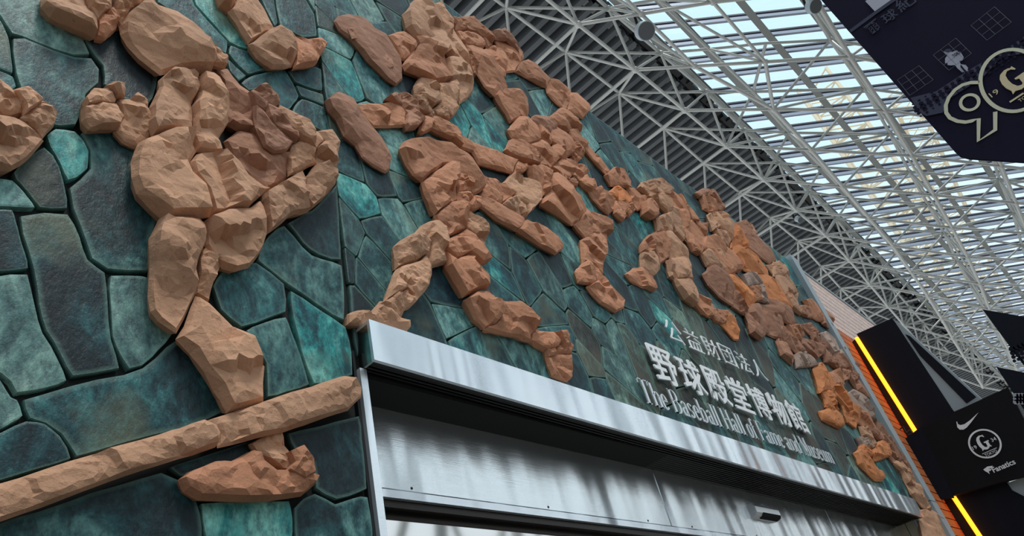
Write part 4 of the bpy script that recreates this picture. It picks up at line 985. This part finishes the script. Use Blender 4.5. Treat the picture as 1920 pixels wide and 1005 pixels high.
G = {
 'T': (.52, R(0, .965, .50, 1) + R(0, .80, .03, 1) + R(.47, .80, .50, 1) + R(.2, 0, .305, 1) + R(.13, 0, .375, TN)),
 'h': (.44, V_(.05) + archn(.09) + V_(.31, 0, X_ - .18, False)),
 'e': (.36, ringpts(.18, .31, .165, .33, .10, .035, 15, 320, 16) + R(.07, .33, .33, .365)),
 'B': (.50, V_(.06) + R(.1, .965, .28, 1) + R(.1, .50, .30, .535) + R(.1, 0, .28, .035) + ringpts(.26, .75, .19, .25, .1, .035, -90, 90) + ringpts(.27, .265, .21, .265, .105, .035, -90, 90)),
 'a': (.38, R(.22, 0, .32, .48) + R(.30, 0, .37, .03) + ringpts(.18, .46, .14, .18, .09, .035, 0, 165, 8) + ringpts(.15, .18, .13, .18, .095, .035, 60, 350, 12)),
 's': (.32, ringpts(.15, .47, .125, .17, .075, .04, 20, 260, 10) + ringpts(.16, .17, .135, .17, .08, .04, -160, 90, 10)),
 'b': (.42, V_(.03, 0, 1, True, False) + ringpts(.22, .31, .17, .33, .1, .035, -150, 150, 14)),
 'l': (.22, V_(.055)),
 'H': (.56, V_(.06) + V_(.40) + R(.1, .49, .42, .525) + R(.44, .965, .55, 1)),
 'o': (.38, ringpts(.185, .31, .17, .33, .1, .035, 0, 360, 18)),
 'f': (.28, R(.07, 0, .17, .82) + R(.02, 0, .23, TN) + R(.0, .60, .26, .635) + ringpts(.19, .82, .12, .18, .09, .035, 30, 180, 8)),
 'F': (.46, V_(.06) + R(.1, .965, .43, 1) + R(.40, .78, .43, 1) + R(.1, .50, .32, .535) + R(.30, .42, .33, .62)),
 'm': (.66, V_(.05, 0, X_) + archn(.09) + V_(.28, 0, X_ - .18, False) + archn(.33) + V_(.52, 0, X_ - .18, False)),
 'n': (.44, V_(.05, 0, X_) + archn(.09) + V_(.31, 0, X_ - .18, False)),
 'd': (.42, V_(.28, 0, 1, True, True) + ringpts(.19, .31, .17, .33, .1, .035, 30, 330, 14)),
 'M': (.64, R(.07, 0, .10, 1) + R(.02, 0, .15, TN) + R(.02, .965, .12, 1) + [[(.08, 1), (.19, 1), (.36, .12), (.28, .06)]] + [[(.28, .06), (.33, .0), (.49, .97), (.46, 1)]] + R(.47, 0, .57, 1) + R(.42, 0, .62, TN) + R(.5, .965, .62, 1)),
 'u': (.44, V_(.05, .16, X_, True, False) + ringpts(.20, .19, .15, .19, .1, .035, 180, 350, 8) + R(.29, 0, .39, X_) + R(.24, X_ - TN, .33, X_) + R(.35, 0, .43, TN)),
 ' ': (.2, [])}
eng = thing('wall_lettering', tuple(W(1.93, .905)), 'thin silver serif lettering just above the canopy edge', 'lettering')
line = 'The Baseball Hall of Fame and Museum'; adv = sum(G[c][0] for c in line); x0, x1 = 1.935, 3.50; kx = (x1 - x0) / adv; xx = x0
for ch in line:
    wd_, polys = G[ch]
    if polys:
        m = MB(); t = (xx - x0) / (x1 - x0)
        for q in polys:
            P = [W(xx + a * kx, .900 + .006 * t + b * .088, .974) for a, b in q]; m.prism(P, Vector((0, .010, 0)))
        m.build('letter', M_silver, eng, tuple(W(xx, .9, .974)))
    xx += wd_ * kx
# ------------------------------------------------------------------ projecting signs (faces turned back along the wall)
def S(px, py, x): return un(px, py, 0, x * D)
def face(name, pts, x, mat, parent, th=.25, dx=0.0):
    P = [S(a, b, x) + Vector((dx, 0, 0)) for a, b in pts]
    m = MB(); m.prism(P, Vector((th, 0, 0))); return m.build(name, mat, parent, tuple(P[0]))
XB = 5.36
s1 = thing('projecting_sign', tuple(S(1606, 626, XB)), 'tall black screen box projecting from the tiled wall with an orange tube on its edge', 'sign')
face('screen', [(1606, 626), (1672, 597), (1786, 769), (1735, 835), (1721, 813)], XB, M_black, s1, .35)
face('gap_shade_strip', [(1596, 640), (1607, 628), (1722, 815), (1705, 834)], XB, M_dark, s1, .3, .05)  # dark strip standing for the shaded gap between wall and screen
def tube(name, a, b, x, r, parent, mat=M_neon, dx=-.03):
    A = S(*a, x) + Vector((dx, 0, 0)); B = S(*b, x) + Vector((dx, 0, 0)); m = MB(); m.tube(A, B, r, 12); return m.build(name, mat, parent, tuple(A))
tube('neon_tube', (1607, 634), (1719, 812), XB, .035, s1)
s1b = thing('pattern_panel', tuple(S(1672, 597, XB)), 'grey panel with a black wedge beside the tall black screen', 'panel')
face('panel', [(1674, 598), (1682, 602), (1838, 746), (1835, 752), (1788, 771)], XB, M_grey, s1b, .2, .02)
face('wedge_print', [(1697, 626), (1706, 630), (1830, 744), (1812, 756), (1725, 667)], XB, M_black, s1b, .012, .006)
XC = 5.30
s2 = thing('projecting_sign', tuple(S(1697, 823, XC)), 'black square sign with a white swoosh, a ringed letter emblem and sponsor name', 'sign')
face('cabinet', [(1697, 823), (1726, 801), (1890, 726), (1935, 815), (1980, 876), (1763, 936)], XC, M_screen, s2, .13)
face('bezel', [(1697, 823), (1726, 801), (1790, 934), (1763, 936)], XC, M_black, s2, .01, -.01)
def flat(name, pts, x, mat, parent, th=.006, dx=-.012):
    P = [S(a, b, x) + Vector((dx, 0, 0)) for a, b in pts]
    n = len(P); co = [Vector((p.y, p.z)) for p in P]; rv, re, rf, *_ = delaunay_2d_cdt(co, [(i, (i + 1) % n) for i in range(n)], [], 1, 1e-6)
    X = P[0].x; V = [(X, v.x, v.y) for v in rv] + [(X + th, v.x, v.y) for v in rv]; k = len(rv)
    Fc = [tuple(f) for f in rf] + [tuple(k + i for i in reversed(f)) for f in rf] + [(i, (i + 1) % n, k + (i + 1) % n, k + i) for i in range(n)]
    return fixn(mesh_obj(name, V, Fc, mat, parent, tuple(P[0])))
K = lambda s: tpx('Z', s)
TL['Z'] = (1480, 560, 2.2585)
flat('swoosh', K('708,522 712,545 722,555 738,555 752,546 770,525 801,483 765,516 742,532 725,536 714,531 711,520'), XC, M_white, s2)
def ring_on(name, cx, cy, rpx, wpx, x, mat, parent, dx=-.012):
    c = S(cx, cy, x); e = (S(cx + rpx, cy, x) - c); R_ = abs(e.y) * .0 + math.hypot(e.y, e.z)
    rr = rpx * 1.0; k = c.x / F; m = MB(); n = 40
    rad = c.length
    V = []; Fc = []
    rw = RAD[name]; 
    for i in range(n):
        t = 2 * math.pi * i / n
        for r in (rw, rw - wpx):
            V.append((c.x + dx, c.y + r * math.cos(t), c.z + r * math.sin(t)))
    for i in range(n):
        a, b = 2 * i, 2 * i + 1; c2, d2 = 2 * ((i + 1) % n), 2 * ((i + 1) % n) + 1; Fc.append((a, b, d2, c2))
    return mesh_obj(name, V, Fc, mat, parent, tuple(c))
top_ = S(1480 + 800 / 2.2585, 560 + 556 / 2.2585, XC); bot_ = S(1480 + 858 / 2.2585, 560 + 673 / 2.2585, XC)
RAD = {'emblem_ring': abs(top_.z - bot_.z) / 2 * 1.02}
ccx, ccy = 1480 + 828 / 2.2585, 560 + 614 / 2.2585
ring_on('emblem_ring', ccx, ccy, 0, .026, XC, M_white, s2)
cc = S(ccx, ccy, XC)
def gglyph(R0, c, x, mat, parent, name='emblem_letter', tilt=0):
    """the bold serif G of the emblem as an outline in unit coordinates"""
    out = [(.34, .98), (.42, .62), (.34, .60), (.18, .80), (-.05, .84), (-.28, .62), (-.36, .2), (-.34, -.25), (-.2, -.62), (.02, -.72), (.14, -.62), (.16, -.18), (-.02, -.12), (-.04, .02), (.62, .04), (.64, -.1), (.50, -.16), (.50, -.62), (.62, -.86), (.46, -.84), (.36, -.78), (.12, -.96), (-.16, -1.0), (-.5, -.86), (-.74, -.98), (-.66, -.7), (-.78, -.3), (-.8, .15), (-.70, .6), (-.5, .88), (-.15, 1.02), (.1, .98), (.22, .90)]
    P = []
    for a, b in out: P.append(Vector((x * D - .014, c.y - a * R0, c.z + b * R0)))
    n = len(P); co = [Vector((p.y, p.z)) for p in P]; rv, re, rf, *_ = delaunay_2d_cdt(co, [(i, (i + 1) % n) for i in range(n)], [], 1, 1e-6)
    k = len(rv); V = [(P[0].x, v.x, v.y) for v in rv] + [(P[0].x + .006, v.x, v.y) for v in rv]
    Fc = [tuple(f) for f in rf] + [tuple(k + i for i in reversed(f)) for f in rf] + [(i, (i + 1) % n, k + (i + 1) % n, k + i) for i in range(n)]
    return fixn(mesh_obj(name, V, Fc, mat, parent, tuple(c)))
RR = RAD['emblem_ring']
gglyph(RR * .50, cc + Vector((0, 0, RR * .10)), XC, M_white, s2)
def stext(name, s, c, dy, dz, wdt, hgt, x, mat, parent, off=0.0):
    return put_text(name, s, SROT, (x * D - .014, c.y - dy, c.z + dz), wdt, hgt, .006, mat, parent, off)
stext('emblem_year', '19', cc, -RR * .83, -.10 * RR, RR * .28, RR * .24, XC, M_white, s2)
stext('emblem_year', '34', cc, RR * .46, -.10 * RR, RR * .32, RR * .24, XC, M_white, s2)
stext('emblem_town', 'TOKYO', cc, -RR * .40, -.80 * RR, RR * .80, RR * .18, XC, M_white, s2, 0)
m = MB(); m.box((XC * D - .016, cc.y - RR * .5, cc.z - RR * .56), (XC * D - .008, cc.y + RR * .5, cc.z - RR * .53)); m.build('emblem_line', M_white, s2, tuple(cc))
fa = S(1480 + 868 / 2.2585, 560 + 738 / 2.2585, XC); fb = S(1480 + 962 / 2.2585, 560 + 700 / 2.2585, XC)
fh = abs(S(1480 + 862 / 2.2585, 560 + 715 / 2.2585, XC).z - fa.z)
put_text('sponsor_name', 'Fanatics', SROT, (XC * D - .014, fa.y, fa.z), abs(fb.y - fa.y), fh * 1.05, .006, M_white, s2, .02)
flat('sponsor_mark', K('822,724 840,711 862,708 858,717 843,721 857,722 853,729 845,731 849,743 838,735 830,731'), XC, M_white, s2)
# stray cables under the tube
m = MB(); p = [S(1686, 806, XC), S(1693, 800, XC), S(1700, 812, XC), S(1706, 806, XC), S(1712, 813, XC), S(1702, 816, XC)]
for i in range(5): m.tube(p[i], p[i + 1], .012, 5)
tag(m.build('loose_cable', M_cable, None, tuple(p[0])), 'loose dark cables below the upper orange tube', 'cable')
s3 = thing('projecting_sign', tuple(S(1790, 934, XB)), 'lower black screen box with its own orange tube, cut by the bottom edge', 'sign')
face('screen', [(1787, 926), (1885, 900), (1925, 960), (1960, 1040), (1855, 1040)], XB, M_black, s3, .35)
face('gap_shade_strip', [(1763, 936), (1789, 928), (1870, 1050), (1835, 1060)], XB, M_dark, s3, .3, .05)  # same dark strip for the shaded gap beside the lower screen
tube('neon_tube', (1787, 929), (1866, 1048), XB, .035, s3)
s3b = thing('pattern_panel', tuple(S(1885, 905, XB)), 'grey panel with a dark wedge at the bottom right corner', 'panel')
face('panel', [(1884, 906), (1965, 880), (1985, 1040), (1962, 1040)], XB, M_grey, s3b, .2, .02)
face('wedge_print', [(1892, 916), (1925, 933), (1975, 1000), (1960, 1010)], XB, M_black, s3b, .012, .006)
# ------------------------------------------------------------------ hanging banners
def dots(name, pts_px, x, mat, parent, dx=-.012):
    m = MB()
    for px, py, r in pts_px:
        c = S(px, py, x); n = 10; b = len(m.v)
        for i in range(n): t = 2 * math.pi * i / n; m.v.append((c.x + dx, c.y + r * math.cos(t), c.z + r * math.sin(t)))
        m.f.append(tuple(range(b, b + n)))
    o = mesh_obj(name, m.v, m.f, mat, parent, tuple(S(pts_px[0][0], pts_px[0][1], x))); o['kind'] = 'stuff'; return o
XA = 4.2
def cloth_banner(name, pts, x, mat, parent): return face(name, pts, x, mat, parent, .02)
b1 = thing('hanging_banner', tuple(S(1842, 580, XA)), 'small black pennant with halftone dots, upper of two at the right edge', 'banner')
cloth_banner('cloth', [(1842, 580), (1990, 606), (1990, 760), (1945, 720)], XA, M_black, b1)
flat('grey_corner', [(1905, 656), (1935, 640), (1990, 650), (1990, 755), (1945, 712)], XA, M_print, b1)
dd = []
for i in range(7):
    for j in range(4): dd.append((1898 + i * 8 + j * 1.5, 655 - i * 3.2 + j * 7.5, .035 - .005 * j))
dots('halftone_dots', dd, XA, M_black, b1, -.02)
b2 = thing('hanging_banner', tuple(S(1868, 688, XA)), 'small black pennant, lower of two at the right edge', 'banner')
cloth_banner('cloth', [(1868, 688), (1990, 712), (1990, 870), (1960, 830)], XA, M_black, b2)
dots('halftone_dots', [(1905 + i * 6, 742 + j * 6, .03) for i in range(4) for j in range(3)], XA, M_print, b2)
XN = 2.0
nb = thing('hanging_banner', tuple(S(1700, 100, XN)), 'huge navy anniversary banner hanging in the upper right corner', 'banner')
bp_ = [(1538, -60), (1540, 0), (1790, 284), (1800, 293), (1815, 297), (1920, 304), (2030, 309), (2100, -60)]
bp_[0] = (1490, -60)
cloth_banner('cloth', bp_, XN, M_navy, nb)
TL['N'] = (1540, 0, 3.242)
Kn = lambda s: tpx('N', s)
flat('white_label', Kn('270,12 330,75 425,5 380,-60'), XN, M_print, nb)
def outline(name, pts, wid, x, mat, parent, closed=True, dx=-.014):
    P = [S(a, b, x) + Vector((dx, 0, 0)) for a, b in pts]; n = len(P)
    if closed and (P[0] - P[-1]).length < 1e-4: P.pop(); n -= 1
    L_, R__ = [], []
    for i in range(n):
        a = P[i - 1] if (i or closed) else P[i]; b = P[(i + 1) % n] if (i < n - 1 or closed) else P[i]
        d = (b - a).normalized(); q = Vector((0, -d.z, d.y)) * wid / 2; L_.append(P[i] + q); R__.append(P[i] - q)
    V = L_ + R__; m_ = n if closed else n - 1
    Fc = [(i, (i + 1) % n, n + (i + 1) % n, n + i) for i in range(m_)]
    return mesh_obj(name, V, Fc, mat, parent, tuple(P[0]))
def ell(c, rx, ry, a0, a1, n, tile='N', tilt=0):
    ox, oy, k = TL[tile]; out = []
    for i in range(n + 1):
        t = math.radians(a0 + (a1 - a0) * i / n); u, v = rx * math.cos(t), ry * math.sin(t); T_ = math.radians(tilt)
        out.append((ox + (c[0] + u * math.cos(T_) - v * math.sin(T_)) / k, oy + (c[1] + u * math.sin(T_) + v * math.cos(T_)) / k))
    return out
nine = ell((905, 630), 145, 122, -60, -270, 22, tilt=-8) + Kn('955,733 955,862 1060,790 1060,680')
nine = Kn('962,507 910,508 860,522 815,552 778,598 760,645 762,690 785,722 830,742 880,748 920,740 960,728 958,862 1060,795 1060,685')
outline('numeral_nine', nine, .024, XN, M_goldl, nb, False)
outline('numeral_nine_eye', ell((905, 628), 56, 46, 0, 360, 26, tilt=-15), .02, XN, M_goldl, nb)
outline('numeral_zero', ell((1165, 495), 195, 188, 0, 360, 44), .024, XN, M_goldl, nb)
zc = S(1540 + 1180 / 3.242, 482 / 3.242, XN); zr = abs(S(1540 + 1150 / 3.242, 405 / 3.242, XN).z - S(1540 + 1190 / 3.242, 560 / 3.242, XN).z) / 2
gglyph(zr, zc, XN, M_gold, nb, 'gold_letter')
ye = S(1540 + 1040 / 3.242, 600 / 3.242, XN)
put_text('year', '19', SROT, (XN * D - .014, ye.y, ye.z), zr * .55, zr * .42, .004, M_gold, nb, 0)
outline('short_rule', Kn('1148,627 1232,572'), .012, XN, M_gold, nb, False)
te = S(1540 + 1210 / 3.242, 628 / 3.242, XN); put_text('town', 'TOKYO', SROT, (XN * D - .014, te.y, te.z), zr * 1.2, zr * .25, .004, M_gold, nb, 0)
for nm, cs in (('strike_grid', '683,340 820,237 915,330 778,432'), ('strike_grid', '465,490 597,404 683,490 540,585'), ('strike_grid', '912,160 1055,47 1157,140 1010,250')):
    c4 = Kn(cs); g = MB()
    for i in range(4):
        t = i / 3
        for a, b, c, d in ((0, 1, 3, 2), (0, 3, 1, 2)):
            p = [c4[a][j] + (c4[b][j] - c4[a][j]) * t for j in (0, 1)]; q = [c4[c][j] + (c4[d][j] - c4[c][j]) * t for j in (0, 1)]
            g.tube(S(*p, XN) + Vector((-.012, 0, 0)), S(*q, XN) + Vector((-.012, 0, 0)), .0012, 4)
    g.build(nm, M_line, nb, tuple(S(*c4[0], XN)))
M_photo = plain('player_print', (.36, .36, .44), .6)
flat('player_print', Kn('748,318 760,305 785,303 795,322 825,312 850,322 868,352 860,372 842,375 850,395 880,400 905,430 935,455 950,470 925,472 895,480 880,488 865,450 830,420 815,400 790,402 770,400 770,388 755,388 755,360 770,340 755,332'), XN, M_photo, nb)
flat('trouser_gap', Kn('850,398 868,420 900,455 910,472 890,478 872,440 850,415'), XN, M_navy, nb, dx=-.017)
flat('cap_print', Kn('752,318 762,306 784,303 792,316 775,324'), XN, M_print2, nb, dx=-.017)
stx = S(1540 + 800 / 3.242, 362 / 3.242, XN); put_text('jersey_word', 'TOKYO', SROT, (XN * D - .019, stx.y - .01, stx.z), .065, .022, .003, M_navy, nb, .01)
rg = random.Random(5); dl = []; dk = []
for i in range(28):
    for j in range(5):
        X = 560 + i * 38 + j * 12; Yc = 670 - i * 24 - 0 + j * 18 - 30
        dk.append((1540 + X / 3.242, Yc / 3.242, .007 + .006 * (j if j < 3 else 4 - j) + .003 * (i % 2)))
flat('halftone_band', Kn('545,600 700,560 900,430 1130,300 1240,225 1240,330 1100,350 980,480 850,560 790,600 740,690 640,710 590,680'), XN, M_print2, nb, dx=-.0125)
dots('halftone_dots', dk, XN, M_navy, nb, -.0135)
for i, (ch, X, Y, s_) in enumerate((('爾', 300, 225, .17), ('球', 400, 155, .16), ('紀', 490, 85, .2))):
    c = S(1540 + X / 3.242, Y / 3.242, XN); put_text('faint_character', ch, SROT, (XN * D - .012, c.y, c.z), s_ * .62, s_ * .62, .003, M_print2, nb, .01)
outline('faint_rule', Kn('180,195 330,85 430,15 560,-70'), .03, XN, M_print2, nb, False)
# ------------------------------------------------------------------ lamps hung in the roof frame
def floodlight(px, py, h, r, label, name='floodlight'):
    c = low(px, py, h); t = thing(name, tuple(c), label, 'lamp')
    ax_ = Vector((-.35, -.45, -.82)).normalized(); m = MB(); m.tube(c + ax_ * .10, c - ax_ * .06, r, 24); m.build('lamp_head', M_grey, t, tuple(c))
    m = MB(); m.tube(c + ax_ * .105, c + ax_ * .10, r * .92, 24); m.build('lens', M_deck, t, tuple(c))
    m = MB(); m.tube(c - ax_ * .06, c - ax_ * .22, r * .35, 10); m.tube(c - ax_ * .22, c + Vector((-.02, .02, .52)), .03, 6); m.build('bracket', M_dark, t, tuple(c))
    return t
floodlight(1208, 58, -.4, .19, 'large round grey floodlight hanging from the roof frame near the top')
floodlight(1524, 12, -.2, .15, 'round floodlight on the tube beside the navy banner')
floodlight(1497, 411, -.15, .09, 'small round lamp hung below the dark roof deck')
# ------------------------------------------------------------------ pale lattice tower seen through the glass
tw = thing('lattice_tower', (40, -1, 0), 'pale lattice tower outside, hazy behind the roof glass', 'tower')
def bars(name, a, b, wdt, n):
    a = Vector(a); b = Vector(b); m = MB()
    off = [Vector((wdt, wdt, 0)), Vector((-wdt, wdt, 0)), Vector((-wdt, -wdt, 0)), Vector((wdt, -wdt, 0))]
    for q in off: m.tube(a + q, b + q, wdt * .12, 5)
    for i in range(n):
        p = a + (b - a) * i / n; r = a + (b - a) * (i + 1) / n
        for j in range(4): m.tube(p + off[j], r + off[(j + 1) % 4], wdt * .06, 4); m.tube(p + off[j], p + off[(j + 1) % 4], wdt * .06, 4)
    return m.build(name, M_lattice, tw, tuple(a))
tp = [un(1640, 420, 2, 30), un(1640, 60, 2, 62)]
base_ = un(1655, 330, 0, 60); topp = un(1625, 95, 0, 60)
bars('mast', (base_.x, base_.y, 0), (base_.x, base_.y, topp.z), 1.5, 26)
q1 = un(1700, 330, 0, 60); q2 = un(1900, 640, 0, 75)
bars('rail_arch', topp + Vector((0, 0, -6)), q2, .9, 22)
bars('rail_arch', q1, un(1800, 720, 0, 70), .8, 16)
